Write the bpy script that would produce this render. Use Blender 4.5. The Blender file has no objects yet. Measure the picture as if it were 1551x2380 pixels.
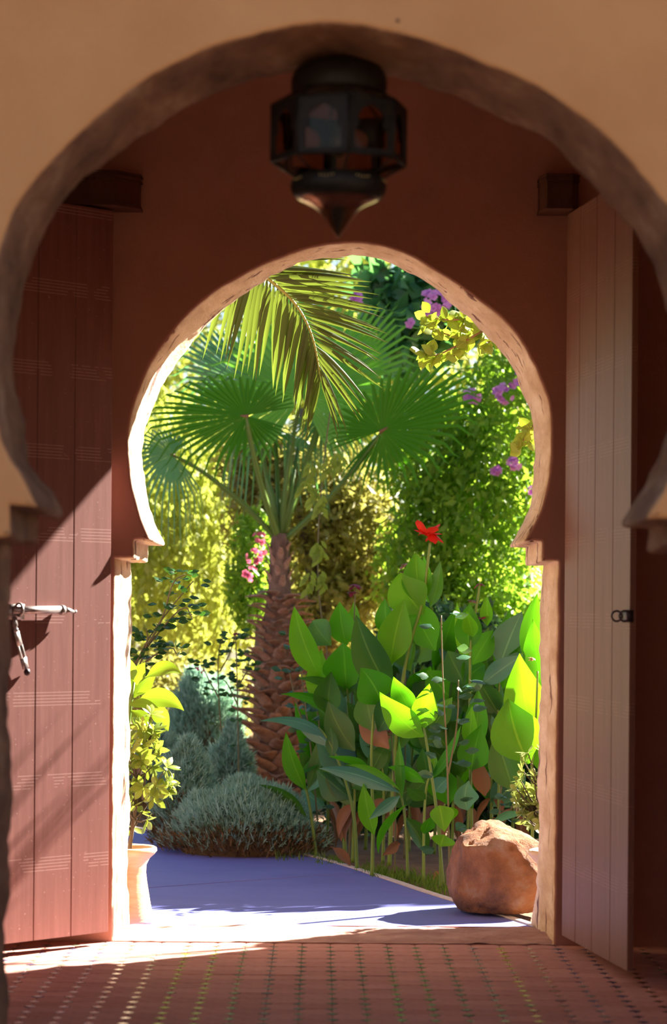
import bpy, bmesh, math, random
import mathutils
from mathutils import Vector, Matrix, noise
from math import sin, cos, pi, radians, sqrt

scn = bpy.context.scene
COL = scn.collection
random.seed(7)

# ---------------------------------------------------------------- camera
U = 0.0019                       # metres per pixel in the plane of the garden wall
F = 5500.0                       # focal length in pixels of the 1551 x 2380 frame
CX, HY = 775.5, 1420.0           # principal point (the horizon lies low in the frame)
HC = 773 * U                     # camera height over the tiles
ROLL = 0.0079
GZ = -27 * U                     # the garden ground lies one low step below the tiles
cr, sr = cos(ROLL), sin(ROLL)

cam = bpy.data.cameras.new('camera')
cam.sensor_fit = 'VERTICAL'
cam.sensor_height = 24.0
cam.sensor_width = 24.0
cam.lens = F / 2380.0 * 24.0
cam.shift_x = 0.0
cam.shift_y = (HY - 1190.0) / 2380.0
cam.clip_start = 0.1
cam.clip_end = 300
cam.dof.use_dof = True
cam.dof.focus_distance = 12.4
cam.dof.aperture_fstop = 1.75
camo = bpy.data.objects.new('camera', cam)
COL.objects.link(camo)
camo.matrix_world = Matrix(((cr, -sr, 0, 0), (0, 0, -1, 0), (sr, cr, 0, HC), (0, 0, 0, 1)))
scn.camera = camo

# ---------------------------------------------------------------- sky, sun, exposure
SUN = Vector((1.3, 1.0, 1.18)).normalized()       # towards the sun
world = bpy.data.worlds.new('sky')
scn.world = world
world.use_nodes = True
wn = world.node_tree
wn.nodes.clear()
sky = wn.nodes.new('ShaderNodeTexSky')
sky.sky_type = 'NISHITA'
sky.sun_disc = False
sky.sun_elevation = math.asin(SUN.z)
sky.sun_rotation = math.atan2(SUN.x, SUN.y)
sky.air_density = 1.0
sky.dust_density = 0.6
sky.ozone_density = 1.5
bg = wn.nodes.new('ShaderNodeBackground')
bg.inputs['Strength'].default_value = 0.2
wo = wn.nodes.new('ShaderNodeOutputWorld')
wn.links.new(sky.outputs[0], bg.inputs[0])
wn.links.new(bg.outputs[0], wo.inputs[0])

sun = bpy.data.lights.new('sun', 'SUN')
sun.energy = 44.0
sun.angle = radians(0.6)
sun.color = (1.0, 0.93, 0.82)
suno = bpy.data.objects.new('sun', sun)
COL.objects.link(suno)
suno.location = (12, 24, 12)
suno.rotation_euler = SUN.to_track_quat('Z', 'Y').to_euler()

scn.view_settings.view_transform = 'Standard'
scn.view_settings.look = 'None'
scn.view_settings.exposure = 0.0
scn.view_settings.gamma = 1.0
scn.view_settings.use_curve_mapping = False
cyc = scn.cycles
cyc.use_denoising = True
cyc.max_bounces = 8
cyc.diffuse_bounces = 5
cyc.glossy_bounces = 3
cyc.transmission_bounces = 4
cyc.transparent_max_bounces = 10
cyc.caustics_reflective = False
cyc.caustics_refractive = False
cyc.sample_clamp_indirect = 6.0

# ---------------------------------------------------------------- helpers
def at(x, y, d):
    """Point at pixel (x, y) of the photograph, d metres ahead of the camera."""
    dx, dz = x - CX, HY - y
    return Vector(((dx * cr - dz * sr) * d / F, d, HC + (dx * sr + dz * cr) * d / F))

def ground_at(x, y, z=GZ):
    dx, dz = x - CX, HY - y
    X, Z = dx * cr - dz * sr, dx * sr + dz * cr
    d = (z - HC) * F / Z
    return Vector((X * d / F, d, z))

def pv(dx, dy, dd, d):
    """Vector of (dx, dy) pixels at distance d, plus dd metres of depth."""
    return Vector((dx * d / F, dd, -dy * d / F))

class MB:
    def __init__(self):
        self.v, self.f, self.uv = [], [], {}
    def add(self, verts, faces):
        n = len(self.v)
        self.v += [Vector(p) for p in verts]
        self.f += [tuple(i + n for i in f) for f in faces]
        return n
    def box(self, a, b, M=None):
        (x0, y0, z0), (x1, y1, z1) = a, b
        vs = [(x0,y0,z0),(x1,y0,z0),(x1,y1,z0),(x0,y1,z0),(x0,y0,z1),(x1,y0,z1),(x1,y1,z1),(x0,y1,z1)]
        if M: vs = [M @ Vector(p) for p in vs]
        self.add(vs, [(0,3,2,1),(4,5,6,7),(0,1,5,4),(1,2,6,5),(2,3,7,6),(3,0,4,7)])
    def prism(self, poly, z0, z1, bev=0.0, M=None):
        """poly: CCW list of (x, y); optional top bevel."""
        n = len(poly)
        c = Vector((sum(p[0] for p in poly)/n, sum(p[1] for p in poly)/n))
        vs = [(p[0], p[1], z0) for p in poly] + [(p[0], p[1], z1 - bev) for p in poly]
        fs = [(i, (i+1) % n, n+(i+1) % n, n+i) for i in range(n)]
        top = n
        if bev > 0:
            for p in poly:
                q = Vector(p) - c
                q = c + q * max(0.0, 1 - bev / max(q.length, 1e-6))
                vs.append((q.x, q.y, z1))
            fs += [(n+i, n+(i+1) % n, 2*n+(i+1) % n, 2*n+i) for i in range(n)]
            top = 2*n
        fs += [tuple(range(top, top+n)), tuple(reversed(range(n)))]
        if M: vs = [M @ Vector(p) for p in vs]
        self.add(vs, fs)
    def tube(self, pts, rad, n=8, cap=True):
        pts = [Vector(p) for p in pts]
        if not hasattr(rad, '__len__'): rad = [rad] * len(pts)
        base = len(self.v)
        up = None
        for i, p in enumerate(pts):
            t = (pts[min(i+1, len(pts)-1)] - pts[max(i-1, 0)]).normalized()
            if up is None:
                up = t.orthogonal().normalized()
            else:
                up = (up - t * up.dot(t))
                up = up.normalized() if up.length > 1e-6 else t.orthogonal().normalized()
            b = t.cross(up)
            for k in range(n):
                a = 2*pi*k/n
                self.v.append(p + (up*cos(a) + b*sin(a)) * rad[i])
        for i in range(len(pts)-1):
            for k in range(n):
                a, b = base+i*n+k, base+i*n+(k+1) % n
                self.f.append((a, b, b+n, a+n))
        if cap:
            self.f.append(tuple(base+k for k in reversed(range(n))))
            e = base+(len(pts)-1)*n
            self.f.append(tuple(e+k for k in range(n)))
    def lathe(self, prof, c, n=32, axis='Z', ang0=0.0):
        """prof: list of (r, z) relative to c."""
        base = len(self.v)
        c = Vector(c)
        for r, z in prof:
            for k in range(n):
                a = ang0 + 2*pi*k/n
                self.v.append(c + Vector((r*cos(a), r*sin(a), z)))
        for i in range(len(prof)-1):
            for k in range(n):
                a, b = base+i*n+k, base+i*n+(k+1) % n
                self.f.append((a, b, b+n, a+n))
        self.f.append(tuple(base+k for k in reversed(range(n))))
        e = base+(len(prof)-1)*n
        self.f.append(tuple(e+k for k in range(n)))
    def leaf(self, base, tip, width, bulge=(0,0,0), side=None, fold=0.15, ns=10, shape=0.8, stalk=0.0, wave=0.0, nx=2, ex=0.85):
        base, tip = Vector(base), Vector(tip)
        ctrl = (base+tip)/2 + Vector(bulge)
        if side is None: side = (tip-base).orthogonal()
        side = Vector(side)
        b0 = len(self.v)
        m = 2*nx+1
        ph = random.random()*6
        for i in range(ns+1):
            t = i/ns
            p = base*(1-t)**2 + ctrl*2*t*(1-t) + tip*t*t
            tg = ((ctrl-base)*(1-t) + (tip-ctrl)*t).normalized()
            s = side - tg*side.dot(tg)
            s = s.normalized() if s.length > 1e-6 else tg.orthogonal().normalized()
            nn = tg.cross(s)
            tt = max(0.0, (t-stalk)/(1-stalk))
            w = width/2 * max(sin(pi*tt**shape), 0.0)**ex if tt > 0 else 0
            w = max(w, width*0.035*(1-t))
            for k in range(-nx, nx+1):
                q = k/nx
                self.v.append(p + s*(w*q) + nn*(fold*w*abs(q)**1.4 + wave*width*sin(t*9+ph+q)*abs(q)))
                self.uv[len(self.v)-1] = (0.5+0.5*q, t)
        for i in range(ns):
            for k in range(m-1):
                a = b0+i*m+k
                self.f.append((a, a+1, a+1+m, a+m))
    def mesh(self, name, origin=None, smooth=True):
        me = bpy.data.meshes.new(name)
        o = Vector(origin) if origin is not None else Vector((0,0,0))
        me.from_pydata([tuple(p-o) for p in self.v], [], self.f)
        if self.uv:
            l = me.uv_layers.new(name='UVMap')
            idx = [0]*len(me.loops)
            me.loops.foreach_get('vertex_index', idx)
            flat = []
            for i in idx:
                flat += self.uv.get(i, (0.5, 0.5))
            l.data.foreach_set('uv', flat)
        if smooth:
            me.polygons.foreach_set('use_smooth', [True]*len(me.polygons))
        me.update()
        return me

def link(name, data, parent=None, m=None, **props):
    o = bpy.data.objects.new(name, data)
    COL.objects.link(o)
    if parent: o.parent = parent
    if m is not None and data is not None and hasattr(data, 'materials') and not data.materials:
        data.materials.append(m)
    for k, v in props.items():
        if v is not None: o[k] = v
    return o

def org(p):
    """World origin of a thing (children of things are built with this origin)."""
    o = Vector((0,0,0))
    while p is not None:
        o += p.location
        p = p.parent
    return o

def part(name, mb, m, parent, smooth=True, **props):
    return link(name, mb.mesh(name, org(parent), smooth), parent, m, **props)

def thing(name, label, cat, loc, group=None):
    o = link(name, None, None, None, label=label, category=cat, group=group)
    o.location = loc
    o.empty_display_size = 0.1
    return o

def struct(name, mb, m, parent=None, smooth=False, **props):
    if parent is None: props['kind'] = 'structure'
    return link(name, mb.mesh(name, org(parent), smooth), parent, m, **props)

def sstep(a, b, x):
    t = min(1.0, max(0.0, (x-a)/(b-a)))
    return t*t*(3-2*t)

def catmull(pts, step):
    """Resample a polyline (list of 2-vectors) at about `step`."""
    out = []
    for a, b in zip(pts[:-1], pts[1:]):
        n = max(1, int((b-a).length/step))
        for i in range(n):
            out.append(a.lerp(b, i/n))
    out.append(pts[-1].copy())
    return out

def smooth_poly(pts, n=3):
    """Chaikin-like smoothing of an open polyline that keeps its ends."""
    for _ in range(n):
        q = [pts[0]]
        for a, b in zip(pts[:-1], pts[1:]):
            q.append(a.lerp(b, 0.25)); q.append(a.lerp(b, 0.75))
        q.append(pts[-1])
        pts = q
    return pts

# ---------------------------------------------------------------- materials
def new_mat(name):
    m = bpy.data.materials.new(name)
    m.use_nodes = True
    nt = m.node_tree
    b = nt.nodes['Principled BSDF']
    return m, nt, b

def N(nt, typ, **kw):
    n = nt.nodes.new(typ)
    for k, v in kw.items():
        if k.startswith('i_'):
            n.inputs[k[2:].replace('_', ' ')].default_value = v
        else:
            setattr(n, k, v)
    return n

def ramp(nt, fac, stops):
    r = nt.nodes.new('ShaderNodeValToRGB')
    el = r.color_ramp.elements
    while len(el) < len(stops): el.new(0.5)
    for e, (p, c) in zip(el, stops):
        e.position = p
        e.color = (c[0], c[1], c[2], 1)
    nt.links.new(fac, r.inputs[0])
    return r

def surf(name, c1, c2, rough=0.8, scale=6.0, bump=0.3, bscale=60.0, metallic=0.0, stretch=(1,1,1), coord='Object', bdist=0.01, detail=6, spec=0.3, c3=None):
    m, nt, b = new_mat(name)
    tc = N(nt, 'ShaderNodeTexCoord')
    mp = N(nt, 'ShaderNodeMapping')
    mp.inputs['Scale'].default_value = stretch
    nt.links.new(tc.outputs[coord], mp.inputs[0])
    n1 = N(nt, 'ShaderNodeTexNoise', i_Scale=scale, i_Detail=detail, i_Roughness=0.6)
    nt.links.new(mp.outputs[0], n1.inputs['Vector'])
    stops = [(0.3, c1), (0.7, c2)] if c3 is None else [(0.28, c1), (0.55, c2), (0.75, c3)]
    r = ramp(nt, n1.outputs[0], stops)
    nt.links.new(r.outputs[0], b.inputs['Base Color'])
    b.inputs['Roughness'].default_value = rough
    b.inputs['Metallic'].default_value = metallic
    b.inputs['Specular IOR Level'].default_value = spec
    n2 = N(nt, 'ShaderNodeTexNoise', i_Scale=bscale, i_Detail=8, i_Roughness=0.65)
    nt.links.new(mp.outputs[0], n2.inputs['Vector'])
    bp = N(nt, 'ShaderNodeBump', i_Strength=bump, i_Distance=bdist)
    nt.links.new(n2.outputs[0], bp.inputs['Height'])
    nt.links.new(bp.outputs[0], b.inputs['Normal'])
    return m

def leafmat(name, dark, light, trans, tmix=0.45, rough=0.45, island=False, veins=False, spec=0.4):
    m, nt, b = new_mat(name)
    if island:
        g = N(nt, 'ShaderNodeNewGeometry'); rnd = g.outputs['Random Per Island']
    else:
        g = N(nt, 'ShaderNodeObjectInfo'); rnd = g.outputs['Random']
    r = ramp(nt, rnd, [(0.0, dark), (1.0, light)])
    colo = r.outputs[0]
    tr = N(nt, 'ShaderNodeBsdfTranslucent')
    rt = ramp(nt, rnd, [(0.0, [c*0.75 for c in trans]), (1.0, [min(1, c*1.15) for c in trans])])
    tcol = rt.outputs[0]
    if veins:
        uv = N(nt, 'ShaderNodeTexCoord')
        sp = N(nt, 'ShaderNodeSeparateXYZ')
        nt.links.new(uv.outputs['UV'], sp.inputs[0])
        d = N(nt, 'ShaderNodeMath', operation='SUBTRACT'); d.inputs[1].default_value = 0.5
        nt.links.new(sp.outputs[0], d.inputs[0])
        ab = N(nt, 'ShaderNodeMath', operation='ABSOLUTE'); nt.links.new(d.outputs[0], ab.inputs[0])
        lt = N(nt, 'ShaderNodeMath', operation='LESS_THAN'); lt.inputs[1].default_value = 0.022
        nt.links.new(ab.outputs[0], lt.inputs[0])
        mx = N(nt, 'ShaderNodeMix', data_type='RGBA')
        mx.inputs[7].default_value = (light[0]*1.7+0.05, light[1]*1.5+0.06, light[2]*1.3+0.02, 1)
        fm = N(nt, 'ShaderNodeMath', operation='MULTIPLY'); fm.inputs[1].default_value = 0.7
        nt.links.new(lt.outputs[0], fm.inputs[0])
        nt.links.new(fm.outputs[0], mx.inputs[0]); nt.links.new(colo, mx.inputs[6])
        colo = mx.outputs[2]
        # fine slanting side veins as relief
        k = N(nt, 'ShaderNodeMath', operation='MULTIPLY'); k.inputs[1].default_value = 1.1
        nt.links.new(ab.outputs[0], k.inputs[0])
        su = N(nt, 'ShaderNodeMath', operation='SUBTRACT')
        nt.links.new(sp.outputs[1], su.inputs[0]); nt.links.new(k.outputs[0], su.inputs[1])
        m2 = N(nt, 'ShaderNodeMath', operation='MULTIPLY'); m2.inputs[1].default_value = 150
        nt.links.new(su.outputs[0], m2.inputs[0])
        sn = N(nt, 'ShaderNodeMath', operation='SINE'); nt.links.new(m2.outputs[0], sn.inputs[0])
        bp = N(nt, 'ShaderNodeBump', i_Strength=0.12, i_Distance=0.002)
        nt.links.new(sn.outputs[0], bp.inputs['Height']); nt.links.new(bp.outputs[0], b.inputs['Normal'])
    nt.links.new(colo, b.inputs['Base Color'])
    nt.links.new(tcol, tr.inputs[0])
    b.inputs['Roughness'].default_value = rough
    b.inputs['Specular IOR Level'].default_value = spec
    ms = N(nt, 'ShaderNodeMixShader'); ms.inputs[0].default_value = tmix
    out = nt.nodes['Material Output']
    nt.links.new(b.outputs[0], ms.inputs[1]); nt.links.new(tr.outputs[0], ms.inputs[2])
    nt.links.new(ms.outputs[0], out.inputs[0])
    return m

def flat(name, c, rough=0.5, metallic=0.0, spec=0.4):
    m, nt, b = new_mat(name)
    b.inputs['Base Color'].default_value = (*c, 1)
    b.inputs['Roughness'].default_value = rough
    b.inputs['Metallic'].default_value = metallic
    b.inputs['Specular IOR Level'].default_value = spec
    return m

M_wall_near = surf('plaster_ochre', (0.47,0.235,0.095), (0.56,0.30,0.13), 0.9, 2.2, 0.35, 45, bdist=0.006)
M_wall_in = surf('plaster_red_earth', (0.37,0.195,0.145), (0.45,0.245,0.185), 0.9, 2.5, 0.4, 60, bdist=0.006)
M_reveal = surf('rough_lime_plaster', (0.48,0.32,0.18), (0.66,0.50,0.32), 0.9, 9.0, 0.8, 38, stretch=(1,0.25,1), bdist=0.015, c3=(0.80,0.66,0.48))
def add_streaks(m, colour, lo, stretch, scale):
    nt = m.node_tree; b = nt.nodes['Principled BSDF']
    src = b.inputs['Base Color'].links[0].from_socket
    tc = N(nt, 'ShaderNodeTexCoord'); mp = N(nt, 'ShaderNodeMapping'); mp.inputs['Scale'].default_value = stretch
    nt.links.new(tc.outputs['Object'], mp.inputs[0])
    n = N(nt, 'ShaderNodeTexNoise', i_Scale=scale, i_Detail=7, i_Roughness=0.62); nt.links.new(mp.outputs[0], n.inputs['Vector'])
    r = ramp(nt, n.outputs[0], [(lo, (0,0,0)), (lo+0.025, (1,1,1))])
    mx = N(nt, 'ShaderNodeMix', data_type='RGBA'); mx.inputs[7].default_value = (*colour, 1)
    nt.links.new(r.outputs[0], mx.inputs[0]); nt.links.new(src, mx.inputs[6]); nt.links.new(mx.outputs[2], b.inputs['Base Color'])
add_streaks(M_reveal, (0.17,0.075,0.055), 0.60, (1,1,0.22), 9.0)  # red-brown streaks from thresholded noise, drawn out vertically
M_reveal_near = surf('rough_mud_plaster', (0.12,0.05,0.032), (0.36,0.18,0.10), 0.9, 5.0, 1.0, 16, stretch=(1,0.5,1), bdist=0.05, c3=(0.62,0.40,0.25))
M_ceiling = surf('ceiling_earth', (0.30,0.16,0.09), (0.38,0.21,0.12), 0.9)
M_grout = surf('grout', (0.17,0.09,0.065), (0.23,0.13,0.095), 0.95)
M_pivot = surf('dark_carved_wood', (0.06,0.025,0.015), (0.11,0.045,0.028), 0.5, 8, 0.3, 50, stretch=(1,1,0.2))
M_iron = surf('worn_iron', (0.30,0.27,0.27), (0.55,0.50,0.48), 0.35, 30, 0.2, 120, metallic=0.75)
M_darkiron = surf('dark_iron', (0.05,0.04,0.045), (0.10,0.08,0.085), 0.4, 30, 0.2, 120, metallic=0.7)
M_bronze = surf('dark_bronze', (0.009,0.0075,0.006), (0.018,0.014,0.010), 0.45, 30, 0.1, 80, metallic=0.0, spec=0.12)
M_brass = surf('polished_brass', (0.20,0.12,0.07), (0.32,0.20,0.11), 0.18, 20, 0.05, 60, metallic=1.0)
M_gold = flat('brass_glint', (0.75,0.52,0.18), 0.3, 1.0)
M_soil = surf('garden_soil', (0.16,0.085,0.045), (0.28,0.16,0.09), 0.95, 5, 0.8, 40, bdist=0.02)
M_lawn = surf('sunlit_lawn', (0.20,0.24,0.06), (0.42,0.40,0.16), 0.95, 1.5, 0.5, 60)
M_path = surf('concrete_sky_cast', (0.135,0.150,0.46), (0.175,0.190,0.53), 0.55, 3.0, 0.15, 40, stretch=(0.5,1,1), spec=0.5)  # the sky's blue cast is put into the concrete colour
M_curb = surf('concrete_edge', (0.55,0.47,0.42), (0.68,0.58,0.50), 0.8, 10)
M_threshold = surf('worn_red_stone', (0.33,0.15,0.12), (0.58,0.36,0.29), 0.85, 7, 0.8, 25, stretch=(0.6,1,1), bdist=0.02)
M_terra = surf('pale_terracotta', (0.55,0.33,0.18), (0.72,0.50,0.32), 0.85, 6, 0.4, 40, stretch=(1,1,5))
M_rock = surf('sandstone_boulder', (0.075,0.038,0.028), (0.30,0.13,0.055), 0.85, 5.5, 1.0, 16, bdist=0.04, c3=(0.36,0.27,0.20))
M_trunk = surf('palm_fibre', (0.10,0.055,0.035), (0.30,0.19,0.125), 0.95, 14, 0.8, 60, stretch=(1,1,0.4))
M_boot = surf('palm_leaf_base', (0.26,0.125,0.07), (0.50,0.31,0.20), 0.75, 5, 0.5, 30)
M_bark = surf('grey_bark', (0.10,0.075,0.055), (0.19,0.15,0.11), 0.95, 8, 0.7, 30, stretch=(1,1,0.3))
M_stem = leafmat('green_stem', (0.12,0.22,0.03), (0.20,0.32,0.05), (0.25,0.4,0.03), 0.15)
M_petiole = leafmat('palm_stalk', (0.10,0.20,0.03), (0.17,0.28,0.05), (0.2,0.3,0.03), 0.1)
M_rosestem = flat('rose_stem', (0.14,0.13,0.05), 0.6)
M_fan = leafmat('fan_palm_leaf', (0.030,0.14,0.010), (0.07,0.21,0.015), (0.13,0.46,0.01), 0.45, 0.42, spec=0.25)
M_fanbacklit = leafmat('fan_palm_leaf_backlit', (0.10,0.29,0.06), (0.15,0.37,0.08), (0.24,0.66,0.05), 0.5, 0.38, spec=0.5)  # lit copy of the frond green: light through the blade put into the colour
M_fanblue = leafmat('fan_palm_leaf_glaucous', (0.08,0.23,0.12), (0.14,0.33,0.19), (0.14,0.42,0.08), 0.42, 0.33, spec=0.6)
M_date = leafmat('feather_palm_leaflet', (0.05,0.08,0.013), (0.075,0.11,0.018), (0.125,0.175,0.018), 0.5, 0.45)
M_rachis = flat('feather_palm_rib', (0.22,0.24,0.04), 0.5)
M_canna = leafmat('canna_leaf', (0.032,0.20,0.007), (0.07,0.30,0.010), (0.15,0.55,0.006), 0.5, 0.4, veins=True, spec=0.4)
M_cannabacklit = leafmat('canna_leaf_backlit', (0.09,0.33,0.008), (0.14,0.39,0.012), (0.21,0.60,0.006), 0.5, 0.4, veins=True)  # sun shining through the leaf is put into this brighter green
M_cannashaded = leafmat('canna_leaf_shaded', (0.025,0.11,0.018), (0.05,0.17,0.022), (0.14,0.34,0.015), 0.42, 0.35, veins=True, spec=0.5)  # shade is put into this darker green of the same leaf
M_cannasheen = leafmat('canna_leaf_sky_sheen', (0.06,0.21,0.13), (0.10,0.31,0.19), (0.14,0.36,0.08), 0.35, 0.3, veins=True, spec=0.6)  # blue-green leaf with the sky's blue sheen put into its colour
M_dead = leafmat('withered_leaf', (0.20,0.09,0.04), (0.34,0.18,0.09), (0.3,0.14,0.05), 0.25)
M_broad = leafmat('broad_lime_leaf', (0.15,0.26,0.015), (0.22,0.33,0.02), (0.26,0.40,0.015), 0.5, 0.35, veins=True)
M_pitto = leafmat('small_shrub_leaf', (0.12,0.19,0.018), (0.28,0.33,0.055), (0.28,0.36,0.03), 0.4, 0.35)
M_pitto2 = leafmat('small_shrub_leaf_pale', (0.20,0.27,0.05), (0.44,0.47,0.19), (0.34,0.42,0.07), 0.35, 0.35)
M_yellow = leafmat('yellow_green_leaf', (0.22,0.32,0.03), (0.38,0.44,0.06), (0.34,0.46,0.03), 0.5, 0.45, veins=True)
M_rose = leafmat('rose_leaflet', (0.03,0.10,0.05), (0.07,0.18,0.09), (0.10,0.22,0.04), 0.3, 0.35, spec=0.5)
M_rosedark = leafmat('dark_leaflet', (0.015,0.06,0.015), (0.04,0.13,0.02), (0.08,0.22,0.02), 0.35, 0.35)
M_silver = leafmat('silver_foliage', (0.22,0.42,0.34), (0.42,0.68,0.56), (0.36,0.56,0.36), 0.4, 0.8, island=True)
M_twig = leafmat('dry_brown_twigs', (0.10,0.06,0.025), (0.22,0.15,0.06), (0.16,0.10,0.03), 0.2, 0.9, island=True)
M_weep = leafmat('weeping_foliage', (0.26,0.32,0.05), (0.50,0.52,0.14), (0.46,0.52,0.08), 0.5, 0.6, island=True)
M_weepleaf = leafmat('lime_leaflet', (0.18,0.30,0.03), (0.26,0.38,0.05), (0.3,0.45,0.03), 0.45)
M_hedge = leafmat('climber_foliage', (0.10,0.26,0.02), (0.24,0.42,0.05), (0.36,0.58,0.04), 0.5, 0.4, island=True)
M_hedgebr = leafmat('olive_foliage', (0.15,0.14,0.05), (0.38,0.37,0.11), (0.44,0.42,0.09), 0.45, 0.5, island=True)
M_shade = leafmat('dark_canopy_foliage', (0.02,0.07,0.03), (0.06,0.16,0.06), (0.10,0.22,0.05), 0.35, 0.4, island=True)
M_crown = leafmat('teal_canopy_foliage', (0.045,0.14,0.07), (0.10,0.28,0.13), (0.13,0.36,0.08), 0.42, 0.4, island=True)
M_blossom = leafmat('purple_petal', (0.50,0.13,0.52), (0.74,0.40,0.76), (0.7,0.3,0.7), 0.4, 0.5)
M_pink = leafmat('pink_petal', (0.62,0.10,0.22), (0.75,0.22,0.35), (0.7,0.15,0.25), 0.4)
M_red = leafmat('red_canna_petal', (0.75,0.02,0.012), (0.85,0.05,0.02), (0.8,0.05,0.02), 0.4)
M_wilt = leafmat('wilted_petal', (0.20,0.02,0.05), (0.36,0.05,0.10), (0.3,0.04,0.08), 0.3)
M_wiltbr = leafmat('dry_flower', (0.26,0.14,0.07), (0.40,0.24,0.13), (0.3,0.16,0.07), 0.3)
M_grass = leafmat('grass_blade', (0.06,0.14,0.015), (0.16,0.26,0.03), (0.2,0.34,0.03), 0.4, 0.5, island=True)

# floor tiles: colour differs from tile to tile
def tilemat(name, a, b_, rough=0.5, spec=0.4):
    m, nt, b = new_mat(name)
    oi = N(nt, 'ShaderNodeObjectInfo')
    r = ramp(nt, oi.outputs['Random'], [(0, a), (1, b_)])
    tc = N(nt, 'ShaderNodeTexCoord')
    n1 = N(nt, 'ShaderNodeTexNoise', i_Scale=22.0, i_Detail=5)
    nt.links.new(tc.outputs['Object'], n1.inputs['Vector'])
    mx = N(nt, 'ShaderNodeMix', data_type='RGBA', blend_type='MULTIPLY'); mx.inputs[0].default_value = 0.5
    rr = ramp(nt, n1.outputs[0], [(0.3, (0.7,0.7,0.7)), (0.7, (1.1,1.1,1.1))])
    nt.links.new(r.outputs[0], mx.inputs[6]); nt.links.new(rr.outputs[0], mx.inputs[7])
    nt.links.new(mx.outputs[2], b.inputs['Base Color'])
    b.inputs['Roughness'].default_value = rough
    b.inputs['Specular IOR Level'].default_value = spec
    bp = N(nt, 'ShaderNodeBump', i_Strength=0.25, i_Distance=0.003)
    nt.links.new(n1.outputs[0], bp.inputs['Height']); nt.links.new(bp.outputs[0], b.inputs['Normal'])
    return m
M_tile = tilemat('terracotta_tile', (0.56,0.275,0.225), (0.68,0.36,0.30), 0.8, 0.12)
CAB = {
 'green': tilemat('glazed_inset_green', (0.10,0.13,0.09), (0.17,0.20,0.13), 0.25),
 'lime': tilemat('glazed_inset_lime', (0.40,0.42,0.05), (0.55,0.55,0.10), 0.25),
 'grey': tilemat('glazed_inset_blue_grey', (0.16,0.16,0.17), (0.26,0.26,0.25), 0.25),
 'cream': tilemat('glazed_inset_cream', (0.55,0.42,0.34), (0.70,0.55,0.45), 0.25),
 'brown': tilemat('glazed_inset_brown', (0.12,0.06,0.04), (0.2,0.1,0.07), 0.25),
 'blue': tilemat('glazed_inset_blue', (0.06,0.06,0.12), (0.12,0.11,0.20), 0.25),
}

def doormat(name, c1, c2, zoff=0.0, line_c=(0.72,0.50,0.45), lines_k=0.42):
    """Old painted boards: streaky grain, rows of scribed lines, chips."""
    m, nt, b = new_mat(name)
    tc = N(nt, 'ShaderNodeTexCoord')
    mp = N(nt, 'ShaderNodeMapping'); mp.inputs['Scale'].default_value = (14, 14, 0.9)
    nt.links.new(tc.outputs['Object'], mp.inputs[0])
    n1 = N(nt, 'ShaderNodeTexNoise', i_Scale=2.0, i_Detail=8, i_Roughness=0.7)
    nt.links.new(mp.outputs[0], n1.inputs['Vector'])
    r = ramp(nt, n1.outputs[0], [(0.25, c1), (0.75, c2)])
    sp = N(nt, 'ShaderNodeSeparateXYZ'); nt.links.new(tc.outputs['Object'], sp.inputs[0])
    def math_(op, a, bval=None, bnode=None):
        x = N(nt, 'ShaderNodeMath', operation=op)
        nt.links.new(a, x.inputs[0])
        if bnode is not None: nt.links.new(bnode, x.inputs[1])
        elif bval is not None: x.inputs[1].default_value = bval
        return x.outputs[0]
    z = math_('ADD', sp.outputs[2], zoff)
    fr = math_('FRACT', math_('DIVIDE', z, 0.352))
    band = math_('LESS_THAN', fr, 0.16)
    ln = math_('LESS_THAN', math_('FRACT', math_('MULTIPLY', fr, 26.0)), 0.16)
    n3 = N(nt, 'ShaderNodeTexNoise', i_Scale=9.0, i_Detail=3); nt.links.new(tc.outputs['Object'], n3.inputs['Vector'])
    keep = math_('GREATER_THAN', n3.outputs[0], 0.47)
    lines = math_('MULTIPLY', math_('MULTIPLY', band, bnode=ln), bnode=keep)
    # chips of missing paint
    n4 = N(nt, 'ShaderNodeTexNoise', i_Scale=95.0, i_Detail=2); nt.links.new(tc.outputs['Object'], n4.inputs['Vector'])
    chips = math_('GREATER_THAN', n4.outputs[0], 0.735)
    tot = math_('MAXIMUM', lines, bnode=chips)
    mx = N(nt, 'ShaderNodeMix', data_type='RGBA')
    mx.inputs[7].default_value = (*line_c, 1)
    f = math_('MULTIPLY', tot, lines_k)
    nt.links.new(f, mx.inputs[0]); nt.links.new(r.outputs[0], mx.inputs[6])
    nt.links.new(mx.outputs[2], b.inputs['Base Color'])
    b.inputs['Roughness'].default_value = 0.5
    b.inputs['Specular IOR Level'].default_value = 0.35
    hs = math_('SUBTRACT', n1.outputs[0], bnode=math_('MULTIPLY', tot, 0.5))
    bp = N(nt, 'ShaderNodeBump', i_Strength=0.15, i_Distance=0.003)
    nt.links.new(hs, bp.inputs['Height']); nt.links.new(bp.outputs[0], b.inputs['Normal'])
    return m
M_doorL = doormat('red_painted_boards', (0.165,0.062,0.052), (0.25,0.105,0.09))
M_doorR = doormat('brown_painted_boards', (0.145,0.060,0.036), (0.21,0.098,0.060), line_c=(0.45,0.30,0.22), lines_k=0.28)

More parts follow.
